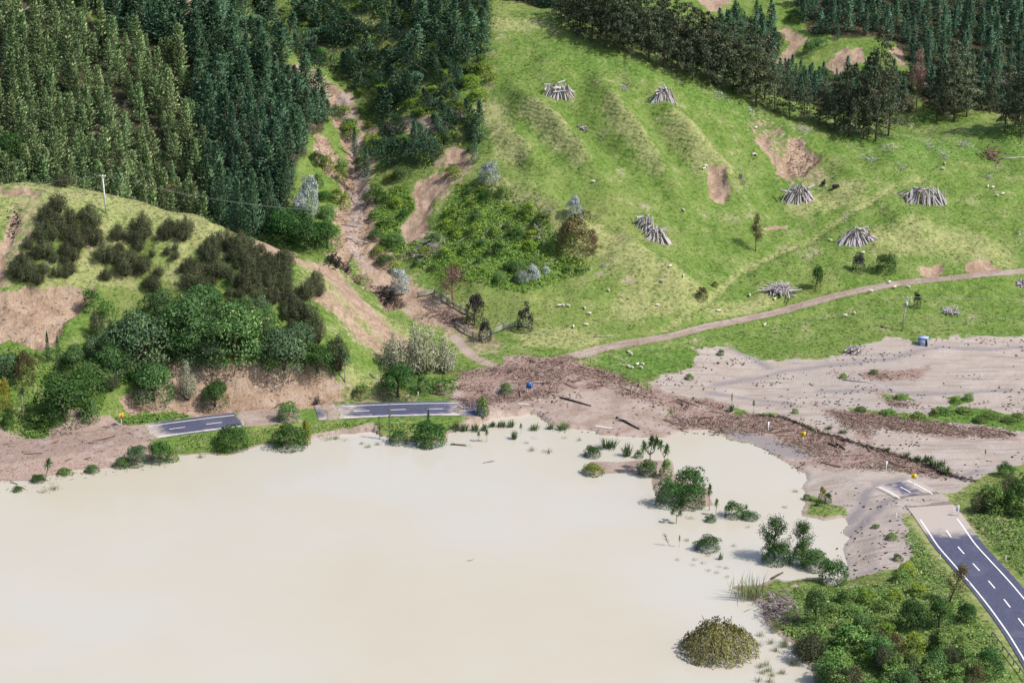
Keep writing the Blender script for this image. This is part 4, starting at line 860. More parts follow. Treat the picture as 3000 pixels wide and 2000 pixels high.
T('cabbage3', 1982, 1532, 60, 50, 'cabbage_tree', 'squat cabbage tree with drooping leaves in front of the islet', 'cabbage tree')
T('reed', 2022, 1518, 22, 28, 'reed_clump', 'grey reed clump right of the squat cabbage tree', 'reeds')
T('cabbage', 1990, 1602, 42, 14, 'cabbage_tree', 'spindly little cabbage tree alone in the water', 'cabbage tree')
T('deaddark', 1964, 1598, 52, 26, 'dead_tree', 'bare forked stick left of the spindly cabbage tree', 'dead tree', tilt=(.4, 3.1))
T('reed', 2012, 1584, 22, 18, 'reed_clump', 'dark little reed tuft between spindly tree and round bush', 'reeds')
T('bush', 2072, 1608, 52, 86, 'shrub', 'round dark bush alone in open water below the islet', 'shrub')
T('flax', 2111, 1638, 36, 16, 'flax_bush', 'upright dark flax just below the lone round bush', 'flax')
for px, py in [(2036, 1640), (2030, 1655), (1985, 1640), (2060, 1650), (2108, 1660), (2100, 1678), (2074, 1672), (2130, 1690), (2075, 1628), (2150, 1600), (2190, 1545), (2128, 1664), (2300, 1486), (2330, 1440)]:
    T('reed', px, py, 18, 20, 'reed_clump', 'sparse reed tuft in the open water below the islet', 'reeds', 'reed tufts below the islet')
T('reed', 2185, 1748, 86, 92, 'reed_bed', 'tall pale green reed bed on the point below the water', 'reeds', var=0)
T('reed', 2215, 1752, 78, 70, 'reed_bed', 'greener right half of the reed bed beside the dead branches', 'reeds', var=1)
T('willow', 2107, 1908, 108, 218, 'willow_tree', 'drowned olive-brown willow with drooping branches in the lake', 'willow')
for i in range(26):
    T('reed', 2212 + RF.uniform(0, 130), 1830 + RF.uniform(0, 190), 34, 26, 'reed_clump', 'thin grey reed clump in the water below the dead branch heap', 'reeds', 'reeds between willow and right bank')
# trees standing in water at the right
T('sparsegreen', 2268, 1640, 132, 130, 'tree', 'open-crowned dark tree at the left of the flooded clump', 'tree')
T('bush', 2272, 1646, 76, 96, 'shrub', 'dense base of the open-crowned flooded tree', 'shrub')
T('sparsegreen', 2350, 1640, 116, 100, 'tree', 'leafy upright tree right of the open-crowned flooded tree', 'tree')
T('bush', 2342, 1648, 80, 80, 'shrub', 'dark thicket below the leafy upright flooded tree', 'shrub')
T('bush', 2392, 1662, 66, 106, 'shrub', 'low spreading green shrub in the middle of the flooded clump', 'shrub')
T('bush', 2440, 1712, 98, 96, 'shrub', 'rounded dark shrub at the right end of the flooded clump', 'shrub')
T('yellow', 2408, 1468, 56, 26, 'shrub', 'yellow-green shrub on the mud right of the lake', 'shrub')
T('bush', 2426, 1472, 36, 24, 'shrub', 'small dark shrub touching the yellow-green one on the mud', 'shrub')
T('bush', 2400, 1480, 22, 26, 'shrub', 'low dark tuft in front of the yellow-green mud shrub', 'shrub')
for px, py, h, w, l in [(2366, 1462, 16, 30, 'left'), (2565, 1545, 14, 26, 'upper'), (2612, 1578, 20, 40, 'middle'), (2632, 1640, 20, 36, 'lower')]:
    T('scrub', px, py, h, w, 'shrub', f'{l} small green tuft on the pale silt beside the lake', 'shrub')
T('cabbage', 2207, 1213, 42, 20, 'cabbage_tree', 'little cabbage tree on the silt edge above the brown debris', 'cabbage tree')
T('flax', 2142, 1206, 30, 26, 'flax_bush', 'flax at the upper edge of the debris, left of the little cabbage tree', 'flax')
T('cabbage', 2143, 1204, 52, 14, 'cabbage_tree', 'thin cabbage tree rising out of the debris-edge flax', 'cabbage tree')
T('cabbage', 2886, 1346, 30, 14, 'cabbage_tree', 'tiny cabbage tree on the silt left of the round dark bush', 'cabbage tree')
for px, py, h, w in [(2716, 1352, 24, 40), (2750, 1370, 30, 44), (2770, 1388, 30, 40), (2690, 1348, 18, 34), (2655, 1338, 16, 30), (2730, 1362, 20, 30), (2600, 1320, 12, 24), (2470, 1268, 12, 30), (2430, 1256, 12, 26)]:
    T('flax', px, py, h, w, 'flax_bush', 'bent flax along the debris line right of the white post', 'flax', 'flax along the debris line')
# right-hand bank
T('bush', 2946, 1394, 48, 54, 'shrub', 'round dark bush at the top of the right-hand bank', 'shrub')
for i, (px, py, h, w) in enumerate([(2870, 1500, 70, 70), (2920, 1500, 90, 80), (2975, 1500, 110, 90), (2960, 1440, 60, 70), (2895, 1450, 40, 50), (3010, 1450, 80, 80), (2935, 1480, 80, 70), (3000, 1515, 70, 80)]):
    T(['manuka', 'scrub', 'bush'][i % 3], px, py, h, w, 'shrub', 'shrub in the dark thicket on the bank right of the road', 'shrub', 'thicket right of the road')
T('sparse', 2780, 1766, 112, 96, 'tree', 'thin reddish tree leaning over the left edge of the road', 'tree', tilt=(.32, .2))
T('broad', 2388, 1826, 128, 74, 'tree', 'olive-topped tree right of the dead branch heap', 'tree')
T('darktree', 2668, 1842, 100, 104, 'tree', 'large dark shrub left of the trio beside the road', 'shrub')
T('darktree', 2750, 1838, 96, 92, 'tree', 'middle dark shrub of the trio beside the road', 'shrub')
T('darktree', 2830, 1822, 76, 62, 'tree', 'right dark shrub of the trio close to the road edge', 'shrub')
THICK = [(2420, 1870), (2480, 1830), (2560, 1880), (2640, 1900), (2720, 1900), (2800, 1880), (2860, 1900), (2890, 1960), (2940, 2020), (2940, 2080), (2420, 2080), (2400, 1990), (2350, 1900), (2360, 1870)]
for i, p in enumerate(sorted(scatter(poly(THICK), 3.1, .45, RF), key=lambda q: -q[1])):
    if not seen(p, 3): continue
    k_ = ['bush', 'manuka', 'greenbush', 'scrub', 'manuka', 'scrub', 'brownbush', 'scrub', 'fern'][int(RF.integers(0, 9))]; h = RF.uniform(1.6, 4.8)
    grow(k_, p, h, h * RF.uniform(.7, 1.5), 'thicket_bush', {'bush': 'dark rounded shrub in the thicket left of the guard rail', 'manuka': 'brownish brushy shrub in the thicket left of the guard rail', 'greenbush': 'mid-green leafy shrub in the thicket left of the guard rail', 'scrub': 'pale green scrubby shrub in the thicket left of the guard rail',
        'brownbush': 'brown-olive shrub in the thicket left of the guard rail', 'fern': 'yellow-green shrub in the thicket left of the guard rail'}[k_], 'shrub', 'roadside thicket, ' + k_)
for i, (px, py) in enumerate([(2540, 1760), (2580, 1790), (2500, 1800), (2620, 1760), (2480, 1760), (2560, 1830), (2690, 1740), (2470, 1850), (2530, 1850), (2600, 1850), (2440, 1800), (2640, 1700), (2660, 1680)]):
    T('scrub' if i % 3 else 'fern', px, py, 40, 64, 'shrub', 'low grassy shrub on the open bank between silt and thicket', 'shrub', 'low shrubs on the open bank')
# paddock trees
T('sparse', 2214, 736, 108, 54, 'tree', 'lone thin tree with dark trunk at the bend of the terrace', 'tree')
T('darktree', 2388, 854, 92, 36, 'tree', 'narrow dark tree on a leaning trunk above the track', 'tree', tilt=(.12, 0.0))
T('purplebush', 2515, 797, 68, 44, 'tree', 'small dark pointed tree left of the round paddock bush', 'tree')
T('bush', 2596, 795, 66, 66, 'shrub', 'round dark paddock bush above the track', 'shrub')
T('purple', 2686, 903, 62, 26, 'tree', 'small dark tree right of the power pole below the track', 'tree')
T('brownbush', 2056, 878, 46, 40, 'shrub', 'brown bush on the terrace corner above the track', 'shrub')
T('brownbush', 2094, 840, 20, 18, 'shrub', 'tiny brown bush just above the terrace corner', 'shrub')
T('purplebush', 1538, 970, 96, 54, 'tree', 'blackish tree at the right end of the yard rails', 'tree')
T('purplebush', 1421, 999, 78, 44, 'tree', 'blackish rounded tree at the near corner of the yard', 'tree')
T('purple', 1390, 952, 124, 62, 'tree', 'tall blackish tree with pale patch inside the yard', 'tree')
T('red', 1326, 890, 108, 100, 'tree', 'reddish twiggy tree beside the upper yard rails', 'tree')
T('brownbush', 1690, 738, 132, 130, 'tree', 'big brown-olive bush on the pasture edge below the silver spire', 'tree')
T('silver', 1684, 645, 82, 54, 'tree', 'pointed silver-white shrub behind the big brown bush', 'shrub')
T('red', 1738, 742, 64, 44, 'shrub', 'reddish shrub at the right foot of the big brown bush', 'shrub')
T('silver', 1432, 532, 68, 74, 'shrub', 'spiky silver-grey bush at the upper left corner of the pasture', 'shrub')
T('silver', 905, 625, 130, 66, 'tree', 'tall silver-white tree at the foot of the plantation', 'tree')
T('silver', 880, 640, 80, 60, 'tree', 'lower silver-green branch mass left of the tall silver tree', 'tree')
T('silver', 1172, 856, 84, 62, 'shrub', 'silver-blue bush right of the eroded channel', 'shrub')
for i, (px, py, h, w) in enumerate([(1530, 822, 36, 50), (1560, 815, 46, 50), (1600, 800, 24, 26)]):
    T('silver', px, py, h, w, 'shrub', ['low silver bush left of the pair below the brown bush', 'silver mound in the middle of the scrub below the brown bush', 'small silver tuft right of the silver mound'][i], 'shrub')
for i, (px, py, h, w) in enumerate([(835, 715, 110, 120), (900, 730, 112, 130), (960, 728, 96, 90), (870, 690, 90, 110)]):
    T('darktree', px, py, h, w, 'tree', ['left', 'middle front', 'right', 'rear'][i] + ' glossy green bush of the group below the silver-white tree', 'shrub')
for i, (px, py, h, w) in enumerate([(1000, 535, 60, 40), (985, 590, 46, 46), (1010, 610, 60, 40), (960, 500, 50, 50), (1030, 400, 50, 60)]):
    T('fern', px, py, h, w, 'shrub', 'bright yellow-green shrub on the left bank of the gully', 'shrub', 'bright shrubs on the gully bank')
T('pine', 1075, 545, 120, 60, 'pine_tree', 'dark pine in the middle of the gully', 'conifer'); T('pine', 1040, 460, 90, 50, 'pine_tree', 'upper dark pine in the gully beside the bare slip', 'conifer')
T('pinebig', 1215, 480, 130, 90, 'pine_tree', 'bushy dark pine above the bush slip', 'conifer'); T('pinebig', 1405, 420, 130, 90, 'pine_tree', 'dark pine at the corner where pasture meets the bush', 'conifer'); T('pinebig', 1390, 480, 90, 60, 'pine_tree', 'smaller dark pine below the corner pine', 'conifer')
BUSHY = [(1100, 600), (1130, 560), (1190, 540), (1215, 610), (1170, 660), (1180, 700), (1270, 690), (1300, 600), (1340, 540), (1420, 540), (1500, 560), (1560, 610), (1620, 660), (1640, 740), (1700, 760), (1740, 790), (1640, 830), (1540, 860), (1460, 850), (1400, 830), (1320, 820), (1240, 790), (1200, 770), (1110, 740), (1085, 690), (1100, 650)]
BUSHP = poly(BUSHY); s = local(BUSHP); f = sstep(-1, 2, sdist(GX[s], GY[s], BUSHP) + wob[s] * 1.5); M['lush'][s] = np.maximum(M['lush'][s], f * .9)
for i, p in enumerate(scatter(BUSHP, 4.2, .5, RF)):
    if not clear_of(p): continue
    px, py = proj(p); yel = py < 690 and px > 1280; k_ = RF.choice(['fern', 'greenbush', 'scrub', 'bush'], p=[.62, .15, .2, .03] if yel else [.34, .22, .32, .12]); h = RF.uniform(1.3, 3.0)
    grow(k_, p, h, h * RF.uniform(1.0, 1.7), 'hillside_bush', {'fern': 'yellow-green fern-like bush on the slope right of the gully', 'greenbush': 'leafy green bush on the slope right of the gully', 'scrub': 'pale green scrub bush on the slope right of the gully', 'bush': 'dark bush on the slope right of the gully'}[k_], 'shrub', 'bush on the slope right of the gully, ' + k_)
for i, (px, py, h, w) in enumerate([(1380, 250, 40, 60), (1415, 215, 36, 60), (1440, 240, 36, 50), (1400, 290, 36, 70), (1360, 320, 30, 60), (1200, 65, 40, 50), (1215, 130, 46, 60), (1330, 520, 40, 60), (1280, 420, 34, 50), (790, 100, 30, 40), (850, 130, 30, 40), (1010, 330, 24, 40), (1130, 430, 30, 50), (1240, 330, 24, 60), (1090, 370, 24, 50), (1300, 230, 30, 40), (1340, 60, 30, 40)]):
    T('fern', px, py, h, w, 'shrub', 'bright yellow-green bush among the storm-damaged pines', 'shrub', 'bright bushes among the damaged pines')
for i, (px, py, h, w) in enumerate([(2290, 240, 30, 50), (2330, 60, 40, 50), (2400, 130, 20, 60), (2280, 130, 40, 40), (2370, 160, 46, 40), (2420, 235, 40, 50), (2540, 220, 40, 40), (2620, 250, 40, 40), (2160, 50, 40, 50), (2220, 120, 50, 50), (2200, 180, 50, 60), (2250, 230, 50, 60)]):
    T('greenbush', px, py, h, w, 'shrub', 'green bush around the orange slips on the far slope', 'shrub', 'bushes around the orange slips')
# knoll and road bank
KN = [[(36, 832), (60, 740), (110, 680), (150, 615), (200, 610), (285, 670), (280, 720), (240, 750), (230, 790), (250, 828), (120, 838)], [(230, 824), (290, 790), (330, 720), (360, 675), (420, 665), (446, 700), (450, 770), (410, 812)], [(465, 735), (490, 665), (545, 680), (548, 730), (510, 765)], [(400, 855), (420, 790), (480, 800), (488, 850)],
      [(535, 850), (560, 770), (600, 725), (660, 705), (730, 715), (800, 745), (850, 790), (890, 850), (910, 930), (920, 980), (860, 990), (780, 910), (700, 870), (600, 860)], [(880, 830), (960, 840), (975, 900), (920, 920)]]
KL = ['dark brown manuka bush in the thicket left of the pole', 'dark manuka bush in the patch below the pole', 'dark manuka bush in the rounded clump right of the pole', 'manuka bush at the end of the grassy ledge', 'grey-olive manuka bush on the nose of the spur', 'manuka bush beside the eroded channel']
for K, lab in zip(KN, KL):
    for p in scatter(poly(K), 2.35, .5, RF):
        h = RF.uniform(1.7, 4.9); grow('manuka', p, h, h * RF.uniform(.9, 1.25), 'manuka_bush', lab, 'shrub', lab.replace('bush', 'bushes'))
for i, (k_, px, py, h, w, lab) in enumerate([
    ('broadblue', 420, 1062, 195, 200, 'large blue-green tree above the road bank, left of the yellow-flecked one'), ('broad', 545, 1012, 185, 150, 'yellow-flecked tree in the middle of the bush above the road'), ('broad', 690, 1052, 205, 200, 'broad light-topped tree right of the yellow-flecked tree'),
    ('broadblue', 832, 1078, 155, 155, 'dark blue-green tree above the bare cut bank'), ('darktree', 930, 1088, 112, 112, 'dark tree at the right end of the bush above the road'), ('broad', 560, 1064, 140, 130, 'dark-sided tree below the yellow-flecked tree'), ('broad', 330, 1100, 130, 120, 'green tree left of the large blue-green tree'),
    ('broadblue', 620, 1075, 120, 110, 'shaded tree above the bare road bank'), ('broad', 745, 1000, 130, 120, 'upper tree between the broad and the dark blue-green tree'), ('broad', 470, 940, 120, 110, 'upper round tree below the manuka on the ledge end'), ('broad', 600, 925, 120, 110, 'upper tree just below the spur manuka'),
    ('broad', 450, 1174, 138, 140, 'speckled green tree overhanging the road bank'), ('palebush', 548, 1168, 118, 66, 'soft grey-green shrub right of the speckled tree'), ('darktree', 630, 1190, 98, 94, 'rounded dark shrub hanging on the bare bank'), ('darktree', 190, 1235, 180, 180, 'big dark green tree at the left of the road slip'),
    ('darktree', 250, 1170, 130, 130, 'dark tree behind the big one at the left'), ('greenbush', 265, 1230, 70, 64, 'bright bush at the right foot of the big dark tree'), ('brownbush', 70, 1118, 110, 80, 'olive-brown tree at the left edge below the road slip'), ('broadblue', 20, 1110, 110, 90, 'blue-green bush at the left picture edge'),
    ('yellow', 12, 1195, 110, 50, 'yellow-flowered tree at the left picture edge'), ('bush', 25, 1252, 60, 40, 'dark bush below the yellow-flowered tree'), ('greenbush', 162, 1242, 64, 54, 'round bush left of the grassy verge'), ('pine', 142, 1062, 95, 40, 'small dark conifer below the left slip'), ('pine', 172, 1064, 85, 36, 'second small dark conifer below the left slip'),
    ('broad', 215, 1085, 90, 90, 'pale-tipped tree right of the two small conifers'), ('broadblue', 290, 1040, 90, 90, 'grey-green tree beside the left slip'), ('manuka', 285, 985, 80, 60, 'brownish bush at the right edge of the left slip'), ('scrub', 275, 900, 60, 70, 'bright grassy scrub at the top right of the left slip'), ('scrub', 320, 930, 60, 60, 'grassy scrub below the ledge'),
    ('darktree', 1165, 1162, 112, 126, 'large dark bush right of the cut bank'), ('greenbush', 1240, 1150, 60, 60, 'green shrub right of the large dark bush'), ('scrub', 1300, 1146, 60, 80, 'bright grassy shrub nearest the debris fan'), ('scrub', 1060, 1160, 40, 60, 'grassy tuft at the left foot of the large dark bush'),
    ('palebush', 1235, 1096, 170, 120, 'tall pale feathery tree above the debris fan'), ('palebush', 1160, 1090, 120, 110, 'pale grey-green tree left of the tall feathery one'), ('palebush', 1300, 1090, 110, 90, 'low pale bush right of the tall feathery tree'), ('manuka', 990, 1080, 120, 90, 'purple-grey bare bush at the right end of the bush'),
    ('manuka', 930, 1000, 90, 80, 'grey-brown bush on the dry spur slope'), ('cabbage3', 1010, 1118, 98, 62, 'cabbage tree pair at the top of the cut bank'), ('cabbage', 1116, 1120, 64, 34, 'cabbage tree in front of the pale trees'), ('cabbage', 70, 1226, 96, 62, 'cabbage tree with pale trunk at the left edge'), ('greenbush', 845, 1230, 62, 76, 'yellow-green round shrub sitting on the muddy road'),
    ('scrub', 110, 1240, 40, 90, 'grassy mound below the cabbage tree at the left'), ('brownbush', 492, 585, 54, 80, 'brown bush on the skyline of the knoll right of the pole'), ('manuka', 185, 548, 48, 70, 'grey bush behind the knoll left of the pole'), ('silver', 130, 530, 80, 44, 'pale green shrub in front of the olive conifers'), ('darktree', 30, 525, 150, 110, 'bright green conifer-like tree at the left edge above the knoll')]):
    if px < 950 and h > 85 and py > 850 and k_ in ('broad', 'broadblue', 'darktree'): w *= 1.0; h *= .9
    T(k_, px, py, h, w, 'cabbage_tree' if 'cabbage' in k_ else ('tree' if h > 90 else 'shrub'), lab, 'cabbage tree' if 'cabbage' in k_ else ('tree' if h > 90 else 'shrub'))
for i, p in enumerate(scatter(poly([(250, 1130), (300, 1010), (420, 960), (520, 900), (640, 890), (760, 920), (840, 1010), (930, 1070), (760, 1070), (560, 1040), (450, 1100), (350, 1150)]), 2.7, .45, RF)):
    h = RF.uniform(3.2, 6.8); grow(['broad', 'broadblue', 'darktree', 'broad', 'greenbush', 'manuka'][int(RF.integers(0, 6))], p, h, h * RF.uniform(.75, 1.15), 'tree', 'small leafy tree filling the bush above the road bank', 'tree', 'small trees in the bush above the road')

for i, (px, py) in enumerate([(1095, 640), (1100, 700), (1110, 745), (1085, 590), (1105, 560), (960, 640), (975, 690), (950, 585), (930, 545), (1130, 770), (1160, 800), (930, 480), (1000, 500), (1060, 470), (1075, 430), (1060, 500), (1020, 380), (985, 350), (1110, 430), (1160, 440), (1185, 420), (1180, 520), (1140, 530), (1115, 600), (1135, 660), (1160, 720)]):
    k_ = ['scrub', 'greenbush', 'fern', 'bush'][i % 4]; T(k_, px, py, RF.uniform(24, 52), RF.uniform(36, 66), 'shrub', {'scrub': 'pale green scrub hanging on the gully edge', 'greenbush': 'leafy green bush on the gully edge', 'fern': 'bright fern-like bush on the gully edge', 'bush': 'dark bush on the gully edge'}[k_], 'shrub', 'shrubs along the gully edges, ' + k_)
for i, p in enumerate(scatter(FOREST_WIND, 4.6, .5, RF)):
    if not clear_of(p): continue
    k_ = ['scrub', 'fern', 'scrub', 'greenbush'][int(RF.integers(0, 4))]; h = RF.uniform(1.2, 2.6)
    grow(k_, p, h, h * RF.uniform(1.1, 1.9), 'undergrowth_bush', {'scrub': 'pale scrub bush between the storm-damaged pines', 'fern': 'yellow-green bush between the storm-damaged pines', 'greenbush': 'green bush between the storm-damaged pines'}[k_], 'shrub', 'undergrowth bushes between the damaged pines, ' + k_)
for i, (px, py, w) in enumerate([(2520, 1205, 40), (2600, 1212, 50), (2690, 1222, 50), (2770, 1210, 60), (2830, 1208, 60), (2900, 1222, 60), (2960, 1236, 60), (2800, 1180, 40), (2835, 1172, 40), (2640, 1168, 40), (2980, 1225, 50), (2740, 1215, 40), (2870, 1235, 50), (2560, 1095, 30), (2470, 1108, 26), (2020, 1110, 30), (2110, 1040, 24), (2330, 1210, 22)]):
    T('scrub', px, py, 18, w, 'shrub', 'low scrub strip half buried in the silt near the second debris band', 'shrub', 'low scrub on the silt flat')

# ---------------------------------------------------------------- built and loose things
PT = {'white': flat_mat('white_paint', (.80, .80, .80), .5), 'yellow': flat_mat('sign_yellow', (.78, .55, .03), .45), 'black': flat_mat('sign_black', (.012, .012, .012), .5), 'blue': flat_mat('sign_blue', (.03, .10, .32), .45), 'greyblue': flat_mat('sign_back', (.33, .38, .50), .5),
      'orange': flat_mat('sign_orange', (.62, .33, .06), .5), 'concrete': flat_mat('pole_concrete', (.62, .62, .64), .8), 'timber': flat_mat('fence_timber', (.20, .17, .15), .9, var=.4), 'poletimber': flat_mat('pole_timber', (.36, .38, .30), .85, var=.3), 'steel': flat_mat('galvanised', (.55, .57, .60), .45, .6), 'wire': flat_mat('wire', (.30, .30, .32), .5, .5),
      'tank': flat_mat('box_blue', (.36, .44, .66), .6, var=.2), 'tankdark': flat_mat('box_dark_blue', (.10, .13, .24), .6), 'wool': flat_mat('wool', (.66, .61, .53), .95, var=.12, scale=6), 'hide': flat_mat('black_hide', (.012, .011, .011), .8)}
def tag(o, label, cat, group=None):
    o['label'] = label; o['category'] = cat
    if group: o['group'] = group
    return o
def empty(name, p, rz=0):
    o = link(name, None); o.empty_display_size = .3; o.matrix_world = Matrix.Translation(Vector(p)) @ Matrix.Rotation(rz, 4, 'Z'); return o
def gpart(name, g, mat, parent, smooth=False): return link(name, g.mesh(name, [mat], smooth), parent)

# log piles: every log its own piece
LOGM = []; LOGD = []
for i in range(4):
    g = Geo(); b = RNG.normal(0, .03, (3, 2)); g.tube([(b[0][0], b[0][1], 0), (b[1][0], b[1][1], .5), (b[2][0], b[2][1], 1)], [1.0, .92, .75], 7); v = np.concatenate(g.V); 
    LOGM.append(g.mesh('log', [WD['log']], True)); LOGD.append(g.mesh('log', [WD['greybrown']], True))
def aim(a, b, r):
    a = Vector(a); b = Vector(b); d = b - a; q = d.to_track_quat('Z', 'Y'); return Matrix.Translation(a) @ q.to_matrix().to_4x4() @ Matrix.Diagonal((r, r, d.length, 1))
def log_pile(px, py, wpx, hpx, n, label, ridge=.5, flat=False, seed=0, r=(.11, .22), rz=0.0, root=None):
    rng = np.random.default_rng(seed); n = int(n * 1.6); p = G(px, py - hpx * .12); s = ppm(p); w = wpx / s; h = hpx / s * .56
    if root is None: root = empty('log_pile', p); tag(root, label, 'log pile', 'log piles on the pasture')
    off = p - np.array(root.matrix_world.translation); c, s_ = math.cos(rz), math.sin(rz)
    def gz(x, y): return float(hgt(p[0] + x * c - y * s_, p[1] + x * s_ + y * c)) - p[2]
    for i in range(n):
        if flat or rng.random() < .2:
            a = rng.uniform(0, math.pi); L = w * rng.uniform(.3, .75) * (1 if flat else .6); q = rng.normal(0, 1, 2) * ([w * .18, w * .12] if flat else [w * .16, w * .05]); z = gz(*q) + (rng.uniform(.1, h * .7) if flat else h * rng.uniform(.45, .95)); d = np.array([math.cos(a) * L / 2, math.sin(a) * L / 2, rng.normal(0, .2) * L * .5]); A = np.array([*q, z]) - d; B = np.array([*q, z]) + d
        else:
            th = -math.pi * (i / n) + rng.normal(0, .25) if rng.random() < .72 else rng.uniform(0, math.pi); u = rng.uniform(.65, 1.05); bx, by = w * .5 * math.cos(th) * u, w * .2 * math.sin(th) * u; A = np.array([bx, by, gz(bx, by) - .1])
            tx = bx * ridge * rng.uniform(.5, 1.3) + rng.normal(0, .3); ty = by * .15 + rng.normal(0, .35); B = np.array([tx, ty, h * rng.uniform(.5, 1.0)]); B = A + (B - A) * rng.uniform(.6, 1.3)
        rot = lambda v: np.array([v[0] * c - v[1] * s_, v[0] * s_ + v[1] * c, v[2]]) + off
        o = link('log', (LOGM if rng.random() < .78 else LOGD)[i % 4], root); o.matrix_parent_inverse = Matrix.Identity(4); o.matrix_local = aim(rot(A), rot(B), rng.uniform(*r))
    return root
log_pile(1640, 284, 96, 54, 34, 'grey log pile highest on the pasture, left of its neighbour', .6, seed=1)
log_pile(1945, 294, 86, 60, 30, 'steep grey log pile near the old pines, right of the highest one', .3, seed=2)
log_pile(1708, 384, 38, 28, 14, 'smallest grey stick pile in the middle of the upper pasture', .2, True, 3, (.06, .11))
dp = log_pile(1894, 684, 84, 76, 34, 'big double log pile right of the pointed silver shrub', .5, seed=4, rz=-.6)
log_pile(1926, 714, 84, 70, 34, None, .3, seed=5, root=dp)
log_pile(2338, 592, 102, 68, 42, 'log pile directly below the bare hill slip', .5, seed=6)
log_pile(2703, 596, 150, 68, 52, 'widest log pile, long fan of pale logs near the right', .75, seed=7)
log_pile(2508, 716, 122, 70, 50, 'broad messy log pile between the terrace and the round bush', .5, seed=8)
log_pile(2284, 858, 102, 40, 34, 'low flat heap of logs just above the track', .3, True, 9, (.08, .15))
log_pile(2788, 920, 62, 32, 26, 'dark flat stick heap right of the power pole', .3, True, 10, (.05, .10))
log_pile(2500, 1040, 50, 50, 22, 'jumbled driftwood pile at the edge of the silt', .3, True, 11, (.08, .14))
log_pile(2996, 845, 50, 36, 20, 'log pile cut off by the right edge below the track', .3, seed=12)

# sheep and cattle
def beast(mat, head_down, k=1.0):
    g = Geo(); hd = [(.62, 0, .82), (.80, 0, .62), (.92, 0, .30)] if head_down else [(.62, 0, .86), (.82, 0, 1.02), (1.02, 0, .98)]
    g.tube([(-.62, 0, .66), (-.55, 0, .70), (-.30, 0, .70), (.05, 0, .68), (.38, 0, .70), (.56, 0, .74)] + hd, [.05, .20, .31, .33, .30, .22, .16, .13, .07], 9)
    for x in (-.42, .40):
        for y in (-.14, .14): g.tube([(x, y, .6), (x + .02, y, .32), (x, y, -.02)], [.11, .06, .045], 5)
    for y in (-1, 1): g.tube([(hd[1][0], .08 * y, hd[1][2] + .06), (hd[1][0] - .02, .22 * y, hd[1][2] + .05)], [.04, .015], 4)
    g.tube([(-.6, 0, .74), (-.68, 0, .58)], [.05, .02], 4)
    return g.mesh('beast', [mat], True)
SHEEP_M = [beast(PT['wool'], True), beast(PT['wool'], False)]; COW_M = [beast(PT['hide'], True), beast(PT['hide'], False)]
SHEEP = [(1637, 899, 'leftmost of three white sheep in a row left of the dry spur'), (1649, 898, 'middle of three white sheep in a row left of the dry spur'), (1666, 900, 'right one of three white sheep in a row left of the dry spur'), (1713, 907, 'upper sheep of the pair right of the row of three'), (1727, 922, 'lower sheep of the pair right of the row of three'),
    (1718, 955, 'sheep right of its neighbour above the track bend'), (1680, 960, 'sheep above the dry grass, right of the yard'), (1783, 855, 'lone sheep in the middle of the lower pasture'), (1938, 827, 'sheep on the dry foot of the spur'), (2002, 811, 'sheep right of the dry spur foot'), (1926, 898, 'sheep below the dry spur foot, above the track'), (2003, 620, 'lone sheep right of the double log pile'),
    (2104, 914, 'sheep just above the track left of the brown grass'), (2196, 868, 'sheep above the brown grass beside the track'), (2240, 956, 'sheep below the track left of the fence posts'), (1963, 784, 'sheep on the crest of the dry spur'), (2068, 490, 'upper of two sheep left of the pasture slip'), (2062, 498, 'lower of two sheep left of the pasture slip'), (1738, 536, 'lone sheep high on the pasture above the silver spire'),
    (2270, 880, 'sheep below the flat log heap'), (2477, 928, 'left sheep of the pair below the track near the pole'), (2502, 920, 'right sheep of the pair below the track near the pole'), (2553, 857, 'sheep on the near edge of the track'), (2606, 830, 'sheep on the far edge of the track'), (2622, 845, 'left sheep of two below the track beside the pole top'), (2660, 844, 'right sheep of two below the track beside the pole top'),
    (2433, 708, 'sheep left of the broad messy log pile'), (2529, 744, 'sheep behind the small dark pointed tree'), (2894, 550, 'left sheep of the upper pair near the right edge'), (2908, 553, 'right sheep of the upper pair near the right edge'), (2920, 577, 'left sheep of the lower pair near the right edge'), (2937, 572, 'right sheep of the lower pair near the right edge'), (2768, 483, 'upper sheep of the pair above the widest log pile'),
    (2761, 498, 'lower sheep of the pair above the widest log pile'), (2207, 456, 'left sheep of the pair left of the hill slip'), (2215, 457, 'right sheep of the pair left of the hill slip'), (2214, 378, 'lone sheep above the hill slip'), (1841, 1035, 'left sheep of two on the green paddock behind the debris'), (1850, 1041, 'right sheep of two on the green paddock behind the debris'),
    (1841, 1078, 'leftmost sheep of the cluster on the small paddock'), (1852, 1081, 'second sheep from the left of the paddock cluster'), (1868, 1071, 'middle upper sheep of the paddock cluster'), (1877, 1080, 'lower right sheep of the paddock cluster'), (1883, 1071, 'rightmost sheep of the paddock cluster')]
for i, (px, py, lab) in enumerate(SHEEP):
    o = link('sheep', SHEEP_M[i % 3 == 2]); o.matrix_world = Matrix.Translation(Vector(G(px, py))) @ Matrix.Rotation(RF.uniform(0, 6.28), 4, 'Z') @ Matrix.Scale(.64, 4); tag(o, 'white ' + lab if 'white' not in lab else lab, 'sheep', 'sheep on the pasture')
for px, py, k_, lab in ((2414, 545, 1, 'larger black cow right of the log pile below the slip'), (2446, 555, 0, 'smaller black cow right of the larger one')):
    o = link('cow', COW_M[k_]); o.matrix_world = Matrix.Translation(Vector(G(px, py))) @ Matrix.Rotation(.4 + k_, 4, 'Z') @ Matrix.Scale(1.25, 4); tag(o, lab, 'cow')

